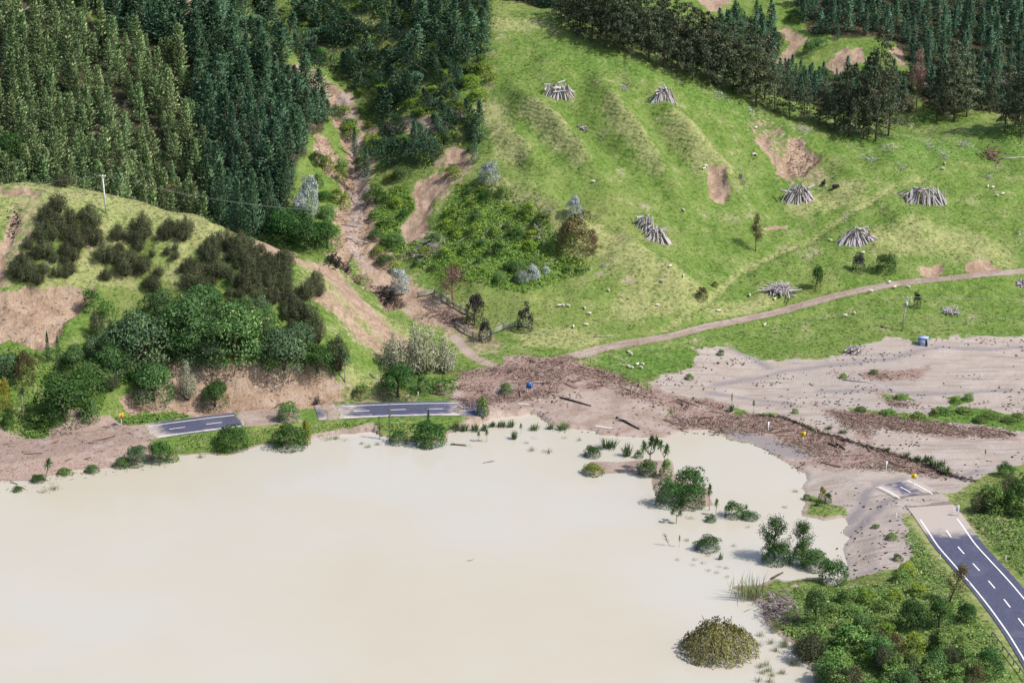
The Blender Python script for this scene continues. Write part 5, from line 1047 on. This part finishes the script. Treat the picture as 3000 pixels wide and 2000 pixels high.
# road signs and markers
def box_part(name, c, h, mat, parent, rot=None): g = Geo(); g.box(c, h, 0, rot); return gpart(name, g, mat, parent)
def face(px): return 0.0
def curve_sign(px, py, hpx, label, rz=0.0, mat='yellow'):
    p = G(px, py); s = ppm(p); h = hpx / s; r = empty('curve_sign', p, rz); tag(r, label, 'road sign')
    g = Geo(); g.tube([(0, 0, -.3), (0, 0, h * .95)], [.075, .075], 8); gpart('post', g, PT['white'], r)
    b = h * .21; panel = box_part('panel', (0, -.1, h * .78), (b, .02, b), PT[mat], r)
    g = Geo(); y = -.123
    for k_ in (1, -1): g.add([(-.5 * b, y, h * .78), (-.1 * b, y, h * .78), (.55 * b, y, h * .78 + k_ * .85 * b), (.15 * b, y, h * .78 + k_ * .85 * b)], [(0, 1, 2, 3)])
    gpart('arrow', g, PT['black'], panel)
def marker(px, py, hpx, label, panel='greyblue', rz=0.0, pw=.32, left=.0):
    p = G(px, py); s = ppm(p); h = hpx / s; r = empty('marker_post', p, rz); tag(r, label, 'road sign')
    g = Geo(); g.tube([(0, 0, -.3), (0, 0, h)], [.085, .08], 8); gpart('post', g, PT['white'], r)
    if panel: box_part('panel', (left, .10, h * .72), (pw, .02, h * .24), PT[panel], r)
def edge_post(px, py, hpx, label, group):
    p = G(px, py); s = ppm(p); h = hpx / s; r = empty('edge_marker', p); tag(r, label, 'marker post', group); g = Geo(); g.box((0, 0, h * .5 - .05), (.07, .03, h * .5 + .05)); gpart('post', g, PT['white'], r); box_part('reflector', (0, -.035, h * .78), (.05, .008, .07), PT['orange'], r)
curve_sign(356, 1248, 42, 'weathered orange-yellow sign on white post beside the left road end', .9, 'orange')
curve_sign(2352, 1297, 36, 'yellow arrow sign in the brown debris near the lake', -.35)
curve_sign(2676, 1418, 34, 'yellow arrow sign on the silt above the muddy road', -.1)
marker(2250, 1265, 32, 'white post with grey panel in debris left of the first yellow sign'); marker(2596, 1378, 30, 'white post with blue-grey panel on the patch of grass in the debris', rz=.3); marker(2807, 1512, 36, 'white post with blue-grey panel right of the buried road', rz=.5, left=-.1)
p = G(1556, 1152); s_ = ppm(p); r_ = empty('blue_sign', p, .15); tag(r_, 'bent blue sign on white posts standing in the debris fan', 'road sign'); h_ = 36 / s_
g = Geo(); g.tube([(.1, 0, -.3), (.16, 0, h_ * .9)], [.09, .085], 8); gpart('post', g, PT['white'], r_); g = Geo(); g.tube([(-.75, .2, -.3), (-.70, .2, h_ * .7)], [.085, .08], 8); gpart('post', g, PT['white'], r_)
box_part('panel', (-.32, -.05, h_ * .72), (.62, .03, h_ * .26), PT['blue'], r_, Matrix.Rotation(.12, 3, 'Y'))
for px, py, hp, lab in [(2793, 1502, 16, 'short pale edge marker left of the blue-grey panel post'), (2626, 1518, 16, 'white edge marker on the lake side of the buried road'), (2753, 1641, 18, 'white edge marker on the grass left of the road'), (2946, 1643, 18, 'white edge marker on the grass right of the road'), (1225, 1162, 16, 'white edge marker behind the left road near its end')]: edge_post(px, py, hp, lab, None)

# power poles and wires
def pole(px, py, px2, py2, label, mat, transformer=False):
    p = G(px, py); s = ppm(p); h = math.hypot(px2 - px, py2 - py) / s / .965; r = empty('power_pole', p); tag(r, label, 'power pole'); lx = (px2 - px) / s
    g = Geo(); g.tube([(0, 0, -.5), (lx, 0, h)], [.17, .12], 10); gpart('pole', g, PT[mat], r, True)
    arm = box_part('crossarm', (lx, -.15, h - .25), (1.05 if transformer else .7, .06, .06), PT['poletimber' if transformer else 'concrete'], r)
    for x in (-.8, 0, .8) if transformer else (-.55, .55):
        g = Geo(); g.tube([(lx + x, -.15, h - .19), (lx + x, -.15, h + .02)], [.06, .05], 8); gpart('insulator', g, PT['white'], arm)
    if transformer:
        t = Geo(); t.tube([(lx * .8 + .05, -.38, h - 2.1), (lx * .8 + .05, -.38, h - 1.1)], [.30, .30], 12); gpart('transformer', t, PT['greyblue'], r, True)
    return np.array(p) + [lx, -.15, h]
tA = pole(311, 624, 307, 513, 'white concrete power pole on the grassy knoll', 'concrete')
tB = pole(2642, 969, 2652, 868, 'leaning timber power pole with transformer below the farm track', 'poletimber', True)
def wire(a, b, sag, label, group):
    t = np.linspace(0, 1, 25)[:, None]; P = a + (b - a) * t - np.array([0, 0, 1]) * sag * 4 * t * (1 - t); g = Geo(); g.tube(P, [.016] * 25, 4, 0, False); tag(gpart('power_line', g, PT['wire'], None), label, 'wire', group)
for dx in (-.55, .55):
    wire(tA + [dx, 0, 0], at_y(-600, 560, 455) + [dx, 0, 0], 1.5, 'thin power wire running left from the knoll pole', 'wires left of the knoll pole'); wire(tA + [dx, 0, 0], np.array([-44.0, 472.0, 22.0]) + [dx, 0, 0], 1.2, 'thin power wire running from the knoll pole towards the gully', 'wires right of the knoll pole')
for dx in (-.8, .8): wire(tB + [dx, 0, 0], at_y(3500, 850, 470), 1.2, 'thin power wire running right from the timber pole', 'wires right of the timber pole')

# fences
def rail_fence(L, label, step=2.0, h=1.25, rails=3, mat='timber', r=.09):
    P = resample(hits(L), step)[0]; root = empty('rail_fence', P[0]); tag(root, label, 'fence')
    o0 = P[0]
    for i, q in enumerate(P):
        z = float(hgt(q[0], q[1])) - o0[2]; g = Geo(); c = q - o0; g.tube([(c[0], c[1], z - .3), (c[0], c[1], z + h)], [r + .03, r + .02], 6); gpart('post', g, PT[mat], root)
        if i:
            a = P[i - 1] - o0; za = float(hgt(*P[i - 1][:2])) - o0[2]
            for k_ in range(rails): g = Geo(); f = h * (.35 + .28 * k_); g.tube([(a[0], a[1] - .09, za + f), (c[0], c[1] - .09, z + f)], [.10, .10], 4); gpart('rail', g, PT['poletimber'], root)
rail_fence([(1224, 872), (1273, 862)], 'short pale rail fence at the top left corner of the yard'); rail_fence([(1273, 862), (1330, 900), (1388, 936)], 'dark rail fence running down the left side of the yard')
rail_fence([(1336, 958), (1372, 980), (1412, 1000)], 'brushy dark rail fence at the near left of the yard'); rail_fence([(1412, 1000), (1440, 980), (1504, 958), (1548, 962)], 'rail fence between the two blackish trees of the yard')
def wire_fence(L, label, step=4.0, h=1.15):
    P = resample(hits(L), step)[0]; root = empty('wire_fence', P[0]); tag(root, label, 'fence'); T_ = [np.array([q[0], q[1], float(hgt(q[0], q[1]))]) - P[0] * [1, 1, 0] - [0, 0, P[0][2]] for q in P]
    for c in T_: g = Geo(); g.tube([(c[0], c[1], c[2] - .3), (c[0], c[1], c[2] + h)], [.07, .06], 5); gpart('post', g, PT['timber'], root)
    for f in (.55, 1.0): g = Geo(); g.tube([c + [0, 0, f] for c in T_], [.012] * len(T_), 3, 0, False); gpart('strand', g, PT['wire'], root)
wire_fence([(2262, 978), (2293, 970), (2324, 960), (2389, 946), (2420, 937), (2510, 930), (2624, 938), (2710, 944), (2792, 952), (2927, 942), (3060, 935)], 'wire fence with dark posts along the flat below the farm track')
wire_fence([(1730, 1060), (1830, 1030), (1936, 1028), (2060, 1000), (2180, 975)], 'wire fence along the upper edge of the small green paddock'); wire_fence([(1440, 215), (1452, 250), (1440, 290), (1425, 330), (1410, 370)], 'wire fence along the upper left edge of the pasture', 3.5)

# guard rail
gp = resample(catmull(np.array([at_z(a, b, 2.6) for a, b in [(2908, 1862), (2935, 1898), (2965, 1938), (3000, 1985), (3040, 2060)]]), 6), 2.0)[0]
root = empty('guard_rail', gp[0]); tag(root, 'steel guard rail along the lake side of the road at bottom right', 'guard rail'); V = []; F = []
prof = [(-.02, .45), (.05, .52), (-.02, .60), (.05, .68), (-.02, .76)]; sn = side(gp)
for i, q in enumerate(gp):
    z = float(hgt(q[0], q[1])); gp[i, 2] = z
    for o_, zz in prof: V.append((q[0] + sn[i][0] * o_ - gp[0][0], q[1] + sn[i][1] * o_ - gp[0][1], z + zz - gp[0][2]))
    g = Geo(); c = np.array([q[0], q[1], z]) - gp[0]; g.box((c[0] - sn[i][0] * .12, c[1] - sn[i][1] * .12, c[2] + .3), (.07, .07, .5)); gpart('post', g, PT['timber'], root)
for i in range(len(gp) - 1):
    for j in range(4): a = i * 5 + j; F.append((a, a + 1, a + 6, a + 5))
link('beam', new_mesh('beam', V, F, [PT['steel']], True), root)

# blue box on the silt
p = G(2704, 1010); s_ = ppm(p); r_ = empty('blue_box', p, -.25); tag(r_, 'blue-grey box shed with dark opening on the upper silt', 'shed'); bw, bh = 28 / s_ / 2, 24 / s_
g = Geo(); g.box((0, 0, bh * .46), (bw, bw * .7, bh * .5)); gpart('wall', g, PT['tank'], r_); g = Geo(); g.box((0, 0, bh * .985), (bw * 1.06, bw * .78, .045)); gpart('roof', g, PT['tank'], r_)
g = Geo(); g.box((bw * .74, -bw * .7 - .012, bh * .42), (bw * .2, .01, bh * .40)); gpart('door', g, PT['black'], r_); g = Geo(); g.box((-bw * .72, -bw * .7 - .012, bh * .46), (bw * .24, .01, bh * .46)); gpart('panel', g, PT['tankdark'], r_)

# loose timber
def lying_log(a, b, r, mat, name, label, cat='log', twigs=0, lift=.12):
    A = G(*a); B = G(*b); A[2] = max(A[2], -.05) + lift; B[2] = max(B[2], -.05) + lift; g = Geo(); m_ = (A + B) / 2 + [0, 0, .06]; g.tube([A, m_, B], [r, r * .9, r * .6], 7)
    for i in range(twigs):
        t = RF.random(); q = A + (B - A) * t; g.tube([q, q + RF.normal(0, .5, 3) + [0, 0, .5]], [r * .35, r * .1], 4)
    return tag(gpart(name, g, WD[mat], None, False), label, cat)
lying_log((2470, 1114), (2553, 1121), .17, 'pale', 'bleached_log', 'long white bleached log lying on the silt'); lying_log((1806, 1224), (1873, 1258), .22, 'dark', 'driftwood_log', 'dark broken log lying across the mud above the water', twigs=3); lying_log((1808, 1232), (1842, 1236), .16, 'pale', 'white_board', 'white board resting on the dark log in the mud', 'board', lift=.42)
lying_log((2428, 1300), (2455, 1312), .18, 'dark', 'driftwood_log', 'left dark log in the brown debris right of the yellow sign'); lying_log((2450, 1300), (2476, 1318), .18, 'dark', 'driftwood_log', 'right dark log in the brown debris right of the yellow sign'); lying_log((2260, 1696), (2294, 1677), .20, 'bark', 'driftwood_log', 'short log jutting into the water above the branch heap'); lying_log((1500, 1090), (1480, 1098), .2, 'dark', 'driftwood_log', 'dark log in the debris left of the blue sign')
lying_log((1640, 1165), (1732, 1190), .16, 'dark', 'driftwood_log', 'long dark log curving across the grey mud', twigs=2); lying_log((2930, 468), (3010, 462), .22, 'pale', 'fallen_log', 'pale fallen trunk right of the red root plate'); lying_log((15, 96), (88, 24), .16, 'pale', 'fallen_log', 'pale fallen trunk across the clearing at top left', lift=.6); lying_log((1320, 1302), (1368, 1306), .14, 'dark', 'driftwood_log', 'dark driftwood at the water right of the largest round shrub', twigs=4)
lying_log((1985, 1170), (2050, 1192), .16, 'stick', 'driftwood_log', 'brown log in the middle of the debris fan'); lying_log((1890, 1160), (1830, 1140), .15, 'stick', 'driftwood_log', 'brown log at the upper side of the debris fan'); lying_log((1700, 1075), (1740, 1085), .15, 'stick', 'driftwood_log', 'brown log beside the small green paddock'); lying_log((1740, 988), (1800, 986), .1, 'pale', 'fallen_rail', 'thin pale rail lying on dry grass above the track', 'board', lift=.2)
def heap(px, py, wpx, hpx, n, mat, name, label, cat, r=(.03, .09), seed=0, dirn=None, L=(.3, .8)):
    rng = np.random.default_rng(seed); c = G(px, py); s = ppm(c); w = wpx / s; h = hpx / s; g = Geo()
    for i in range(n):
        q = np.array([rng.normal(0, .24) * w, rng.normal(0, .2) * h * 2.2, 0]); z = float(hgt(c[0] + q[0], c[1] + q[1])) - c[2]; q[2] = max(z, -c[2]) + abs(rng.normal(0, .28)) * min(h, 3)
        d = unit(rng.normal(0, 1, 3) * [1, 1, .5] + (np.array(dirn) if dirn is not None else 0)); l = w * rng.uniform(*L) * .6; k_ = q + d * l * .5 + rng.normal(0, .1, 3); rr = rng.uniform(*r)
        g.tube([q - d * l * .3, k_, q + d * l], [rr, rr * .8, rr * .3], 5)
    o = gpart(name, g, WD[mat], None); o.location = c; return tag(o, label, cat)
heap(2276, 1786, 60, 60, 60, 'pale', 'branch_heap', 'few white bleached branches on top of the grey branch heap', 'branches', (.03, .08), 31, L=(.4, .9)); heap(2282, 1790, 104, 120, 300, 'greybrown', 'branch_heap', 'grey heap of dead branches on the bank beside the reed bed', 'branches', seed=1, L=(.2, .5)); heap(1440, 700, 120, 60, 36, 'pale', 'fallen_branches', 'pale thin branches scattered in the middle of the bush slope', 'branches', (.02, .05), 32, L=(.1, .4)); heap(1248, 738, 120, 50, 70, 'pale', 'fallen_branches', 'pale fallen branches pointing left of the bush slope', 'branches', seed=2, dirn=(1.6, .5, .1)); heap(1585, 690, 78, 70, 34, 'pale', 'fallen_branches', 'white dead branches left of the big brown bush', 'branches', (.03, .07), 3)
heap(378, 800, 90, 24, 40, 'red', 'dead_brush', 'reddish dead brush on the grassy ledge of the knoll', 'branches', (.03, .06), 4, (1.4, .3, .4)); heap(985, 775, 80, 40, 120, 'dark', 'root_mass', 'black tangle of roots in the eroded channel head', 'roots', (.05, .16), 5, L=(.15, .4)); heap(1055, 820, 60, 30, 60, 'stick', 'root_mass', 'brown tangle of roots in the middle of the eroded channel', 'roots', (.04, .1), 6, L=(.15, .4))
heap(1130, 878, 90, 34, 110, 'dark', 'root_mass', 'black root tangle at the lower end of the eroded channel', 'roots', (.05, .16), 7, L=(.15, .4)); heap(2908, 462, 70, 40, 90, 'red', 'root_plate', 'red-brown upturned root plate at the right edge of the pasture', 'roots', (.06, .16), 8, L=(.15, .4)); heap(1268, 930, 60, 50, 40, 'stick', 'branch_tangle', 'bare brown branches stranded left of the yard', 'branches', (.04, .08), 9)
heap(2173, 530, 26, 40, 50, 'greybrown', 'stump_heap', 'dark upright stump heap right of the pasture slip', 'roots', (.05, .12), 14, L=(.2, .6)); heap(930, 1182, 30, 18, 40, 'dark', 'root_mass', 'dark stump at the foot of the cut bank', 'roots', (.05, .12), 10, L=(.2, .5)); heap(45, 660, 50, 60, 60, 'dark', 'slip_debris', 'dark slumped debris at the head of the knoll streak', 'roots', (.05, .14), 11, L=(.15, .4)); heap(1520, 470, 26, 20, 14, 'dark', 'branch_tangle', 'dark twig clump on the upper left pasture', 'branches', (.03, .06), 12)
for i, (px, py, w_, h_) in enumerate([(2545, 470, 50, 30), (2640, 490, 46, 36), (2600, 440, 40, 24), (2730, 430, 50, 30), (2200, 335, 26, 22), (2110, 285, 40, 20), (2360, 385, 40, 20), (2760, 460, 40, 20), (2830, 430, 50, 30), (1830, 265, 40, 36), (2900, 520, 26, 14), (2478, 640, 24, 16), (2990, 700, 24, 40), (1770, 780, 30, 14)]):
    heap(px, py, w_, h_, 26, 'log', 'twig_heap', ['grey twig heap below the left end of the tall pines', 'grey twig heap on the bright grass below the snag', 'grey twigs directly under the tallest old pine', 'grey twigs between tallest pine and dead pink tree', 'purple-grey twigs above the hill slip', 'grey twigs at the belt edge in mid pasture', 'grey twigs right above the hill slip', 'twig heap left of the red root plate', 'twigs just above the red root plate', 'faint twig bush between the two upper log piles', 'small dark twig patch above the widest pile', 'grey twigs above the broad messy pile', 'twigs cut off by the right edge above the track', 'twig patch on the dry spur'][i], 'branches', (.025, .06), 20 + i)
lying_log((1415, 1356), (1450, 1350), .10, 'bark', 'floating_branch', 'thin branch floating on the lake below the largest round shrub', 'branch', 3, .02); lying_log((1368, 1643), (1384, 1640), .07, 'bark', 'floating_branch', 'tiny twig floating in the open middle of the lake', 'branch', 1, .02)
for i, (a, b) in enumerate([((1010, 560), (1060, 600)), ((1075, 600), (1050, 650)), ((1000, 660), (1070, 668)), ((1020, 700), (1080, 712)), ((960, 300), (1000, 330)), ((930, 240), (980, 250)), ((1085, 560), (1092, 640)), ((1130, 360), (1230, 372)), ((1290, 350), (1210, 385)), ((1150, 830), (1190, 850)), ((1240, 900), (1290, 915)), ((1300, 945), (1350, 950))]):
    lying_log(a, b, .13, ['pale', 'stick', 'greybrown'][i % 3], 'stranded_log', ['bare log across the upper middle of the gully', 'log slanting down the gully wall', 'log lying level across the gully floor', 'lowest log on the gully floor', 'log high in the gully below the pines', 'topmost log at the head of the gully', 'long log on the right edge of the gully', 'long fallen log on the bare strip under the damaged pines', 'shorter fallen log crossing the bare strip under the damaged pines', 'log on the brown fan right of the eroded channel', 'log on the worn ground left of the yard', 'log nearest the yard rails on the worn ground'][i], 'log', 2)

# ---------------------------------------------------------------- uncountable cover: debris, grass, undergrowth
RS8 = np.random.default_rng(21)
def pts_in(P, n):
    P = np.asarray(P); lo = P[:, :2].min(0); hi = P[:, :2].max(0); out = []
    while sum(map(len, out)) < n:
        q = RS8.uniform(lo, hi, (n * 3, 2)); out.append(q[inside(q[:, 0], q[:, 1], P)])
    return np.concatenate(out)[:n]
def sticks(name, XY, L, r, mat, label, along=None, lift=.05, flat=.25):
    n = len(XY); z = np.maximum(hgt(XY[:, 0], XY[:, 1]), -.02); C = np.stack([XY[:, 0], XY[:, 1], z + lift + RS8.random(n) * .12], 1); l = RS8.uniform(*L, n) * RS8.random(n) ** .6 + L[0]
    a = RS8.uniform(0, 6.28, n) if along is None else along + RS8.normal(0, .6, n); d = np.stack([np.cos(a), np.sin(a), RS8.normal(0, flat, n)], 1); d = unit(d); s = unit(np.cross(d, [0, 0, 1])); u = np.cross(s, d); R_ = (RS8.uniform(*r, n))[:, None]
    V = []; 
    for e in (-.5, .5):
        for k_ in range(3): t = 2.094 * k_ + .5; V.append(C + d * (e * l)[:, None] + R_ * (math.cos(t) * s + math.sin(t) * u) * (1 if e < 0 else .7))
    V = np.stack(V, 1).reshape(-1, 3); b = (np.arange(n) * 6)[:, None]
    F = np.concatenate([b + np.array([[0, 1, 4, 3]]), b + np.array([[1, 2, 5, 4]]), b + np.array([[2, 0, 3, 5]])]); me = new_mesh(name, V, F, [mat]); return link(name, me, kind='stuff', label=label, category='debris')
big = [(lambda q: q[fbm(q[:, 0] / 7, q[:, 1] / 4, 3) + RS8.normal(0, .15, len(q)) > -.10])(pts_in(P, n)) for P, n in zip(DEBRIS, (17000, 4600, 2200, 700, 260, 360, 800))]; big = [q + RS8.normal(0, .8, q.shape) for q in big]
sticks('slash_debris', np.concatenate(big[:2] + big[3:6]), (.10, .75), (.03, .08), WD['stick'], 'reddish-brown forestry slash strewn over the fan and silt'); sticks('bank_debris', big[2], (.1, .8), (.02, .06), WD['stick'], 'brown woody debris on the mud at the left shore'); sticks('yard_debris', big[6], (.2, 1.4), (.03, .08), WD['stick'], 'brown sticks stranded beside the yard')
LINE = resample(hits([(2222, 1216), (2290, 1222), (2389, 1262), (2510, 1300), (2624, 1333), (2700, 1358), (2760, 1385), (2851, 1411)]), .11)[0]; q = LINE[:, :2] + RS8.normal(0, .4, (len(LINE), 2)); an = np.arctan2(LINE[-1, 1] - LINE[0, 1], LINE[-1, 0] - LINE[0, 0]); sticks('debris_line', q, (.3, 1.6), (.03, .09), WD['dark'], 'dark line of debris caught on a buried fence', an, .1, .2)
sticks('fan_logs', (lambda q: q[::1])(np.concatenate([pts_in(DEBRIS[0], 170), pts_in(DEBRIS[1], 30), pts_in(DEBRIS[2], 30)])), (1.0, 4.0), (.07, .16), WD['stick'], 'bigger broken logs jumbled in the slash', None, .12, .15)
sticks('silt_litter', (lambda q: q[fbm(q[:, 0] / 9, q[:, 1] / 4, 3) + RS8.normal(0, .12, len(q)) > .12])(np.concatenate([pts_in(SILT, 3600), pts_in(SILT2, 500), pts_in(MUD, 1000)])), (.12, .5), (.06, .15), WD['dark'], 'scattered dark clods and twigs on the silt', 0.0, .02, .1)
sticks('gully_litter', np.concatenate([pts_in(SCARW['gully_slip'][0], 900), pts_in(SCARW['spur_scar'][0], 500), pts_in(SCARW['windthrow_slip'][0], 150), pts_in(SCARW['hill_slip'][0], 240), pts_in(SCARW['road_slip'][0], 160), pts_in(SCARW['road_bank'][0], 260)]), (.2, 1.3), (.03, .09), WD['stick'], 'broken wood lying in the bare slips')

def mask(XY, keys): return np.max([hgt(XY[:, 0], XY[:, 1], M[k_]) for k_ in keys], 0)
droad = seg_dist(GX, GY, ROAD)[0]; dtrack = seg_dist(GX, GY, TRACK)[0]
def tufts(name, XY, hgt_, wid, mat, label, cat='grass', blades=4, out=.85):
    n = len(XY); z = hgt(XY[:, 0], XY[:, 1]); C = np.stack([XY[:, 0], XY[:, 1], z - .03], 1); Hh = (RS8.uniform(.5, 1.3, n) * hgt_)[:, None]; V = [C]
    a0 = RS8.uniform(0, 6.28, n)
    for k_ in range(blades):
        a = a0 + k_ * 6.283 / blades + RS8.normal(0, .3, n); o = np.stack([np.cos(a), np.sin(a), np.zeros(n)], 1); t = np.stack([-np.sin(a), np.cos(a), np.zeros(n)], 1); tip = C + o * Hh * out + np.array([0, 0, 1]) * Hh * RS8.uniform(.25, .55, (n, 1)); V += [tip + t * wid * Hh, tip - t * wid * Hh]
    V = np.stack(V, 1).reshape(-1, 3); m = 1 + 2 * blades; b = (np.arange(n) * m)[:, None]; F = np.concatenate([b + np.array([[0, 2 + 2 * k_, 1 + 2 * k_]]) for k_ in range(blades)])
    N = np.tile(np.array([0, 0, 1.0]), (len(V), 1)) + RS8.normal(0, .25, V.shape); N = unit(N); me = new_mesh(name, V, F, [mat], True); me.normals_split_custom_set_from_vertices(N); return link(name, me, kind='stuff', label=label, category=cat)
n0 = 150000; Y_ = RS8.uniform(290, 580, n0); X_ = RS8.uniform(-1, 1, n0) * Y_ * .245; XY = np.stack([X_, Y_], 1)
bad = np.maximum(mask(XY, ('soil', 'silt', 'mud', 'debris', 'wet')), 0); fo = mask(XY, ('forest',)); z = hgt(X_, Y_); ok = (bad < .35) & (fo < .5) & (z > .08) & (hgt(X_, Y_, droad) > HALF + .9) & (hgt(X_, Y_, dtrack) > 1.6)
XY = XY[ok]; dry = mask(XY, ('dry',)) + fbm(XY[:, 0] / 8, XY[:, 1] / 8) * .45 + RS8.normal(0, .22, len(XY)); nz = fbm(XY[:, 0] / 20 + 4, XY[:, 1] / 20) 
GR = {'a': leaf_mat('grass_green', (.085, .145, .024), (.17, .24, .052), (.28, .31, .105), .35), 'b': leaf_mat('grass_dry', (.20, .20, .075), (.36, .33, .16), (.50, .45, .26), .35)}
tufts('green_grass', XY[dry < .32], .22, .46, GR['a'], 'short green pasture grass on the hillside'); tufts('dry_grass', XY[dry >= .32], .26, .42, GR['b'], 'bleached dry tussock grass on ridges and knoll')
def cover(name, polys, n, hh, ll, mat, label, skip=('soil', 'mud', 'debris')):
    XY = np.concatenate([pts_in(P, k_) for P, k_ in zip(polys, n)]); XY = XY[(mask(XY, skip) < .5) & (hgt(XY[:, 0], XY[:, 1], droad) > HALF + .8) & (hgt(XY[:, 0], XY[:, 1]) > .05)]; k_ = len(XY)
    cl = np.clip(fbm(XY[:, 0] / 2.4, XY[:, 1] / 2.4, 3) + .45, .05, 1.2); C = np.stack([XY[:, 0], XY[:, 1], hgt(XY[:, 0], XY[:, 1]) + RS8.random(k_) ** .7 * hh * cl], 1); g = Geo(); N = unit(RS8.normal(0, .6, (k_, 3)) + [0, 0, 1]); t = unit(np.cross(N, rand_dir(k_, RS8))); b = np.cross(N, t); L = ll * RS8.uniform(.6, 1.4, (k_, 1))
    V = np.stack([C - t * L, C - b * L * .5, C + t * L, C + b * L * .5], 1).reshape(-1, 3); F = np.arange(4 * k_).reshape(-1, 4); me = new_mesh(name, V, F, [mat], True); me.normals_split_custom_set_from_vertices(np.repeat(unit(N + [0, 0, .8]), 4, 0)); link(name, me, kind='stuff', label=label, category='undergrowth')
BANKP = poly([(2260, 1770), (2330, 1720), (2440, 1725), (2560, 1715), (2650, 1700), (2670, 1620), (2640, 1560), (2680, 1560), (2740, 1640), (2800, 1720), (2860, 1800), (2920, 1900), (2990, 2030), (2990, 2120), (2390, 2120), (2395, 1960), (2340, 1900), (2280, 1860)])
RBANK = poly([(2840, 1520), (2900, 1470), (2990, 1420), (3120, 1420), (3120, 1720), (3000, 1690), (2930, 1620)]); VERGE = poly([(60, 1275), (150, 1240), (250, 1235), (420, 1215), (700, 1196), (420, 1238), (200, 1252), (100, 1290)]); BUSHR = poly([(300, 1150), (330, 1000), (420, 900), (560, 860), (760, 900), (920, 1000), (990, 1090), (900, 1080), (600, 1040), (480, 1090)])
LEFTB = poly([(-80, 1010), (130, 1030), (260, 1000), (330, 1100), (300, 1200), (180, 1245), (60, 1270), (-80, 1285)]); SHORE = poly([(500, 1300), (560, 1275), (800, 1256), (1000, 1240), (1300, 1240), (1300, 1275), (1100, 1262), (930, 1275), (800, 1298), (640, 1325), (520, 1330)])
cover('bush_undergrowth', [BUSHP, BUSHR, LEFTB], [5000, 5000, 5000], .9, .26, LM['grassy'], 'low scrub covering the ground between the bushes')
cover('fern_cover', [BUSHP, FOREST_WIND], [5500, 9000], .9, .28, LM['fern'], 'yellow-green ferns between the damaged pines and bushes')
cover('bank_scrub', [BANKP, RBANK, VERGE], [14000, 5000, 2500], .9, .22, LM['grassy'], 'rank grass and scrub on the banks beside the road'); cover('bank_dry_scrub', [BANKP, RBANK], [5000, 3000], .7, .2, LM['reed'], 'bleached grass among the scrub on the road banks')
cover('shore_grass', [SHORE], [3500], .35, .18, LM['grassy'], 'green grass verge between road and lake'); cover('forest_floor_cover', [FOREST_WIND, FOREST_EDGE], [6000, 2500], .7, .28, LM['pine'], 'broken branches and brush under the damaged pines')

build_ground()
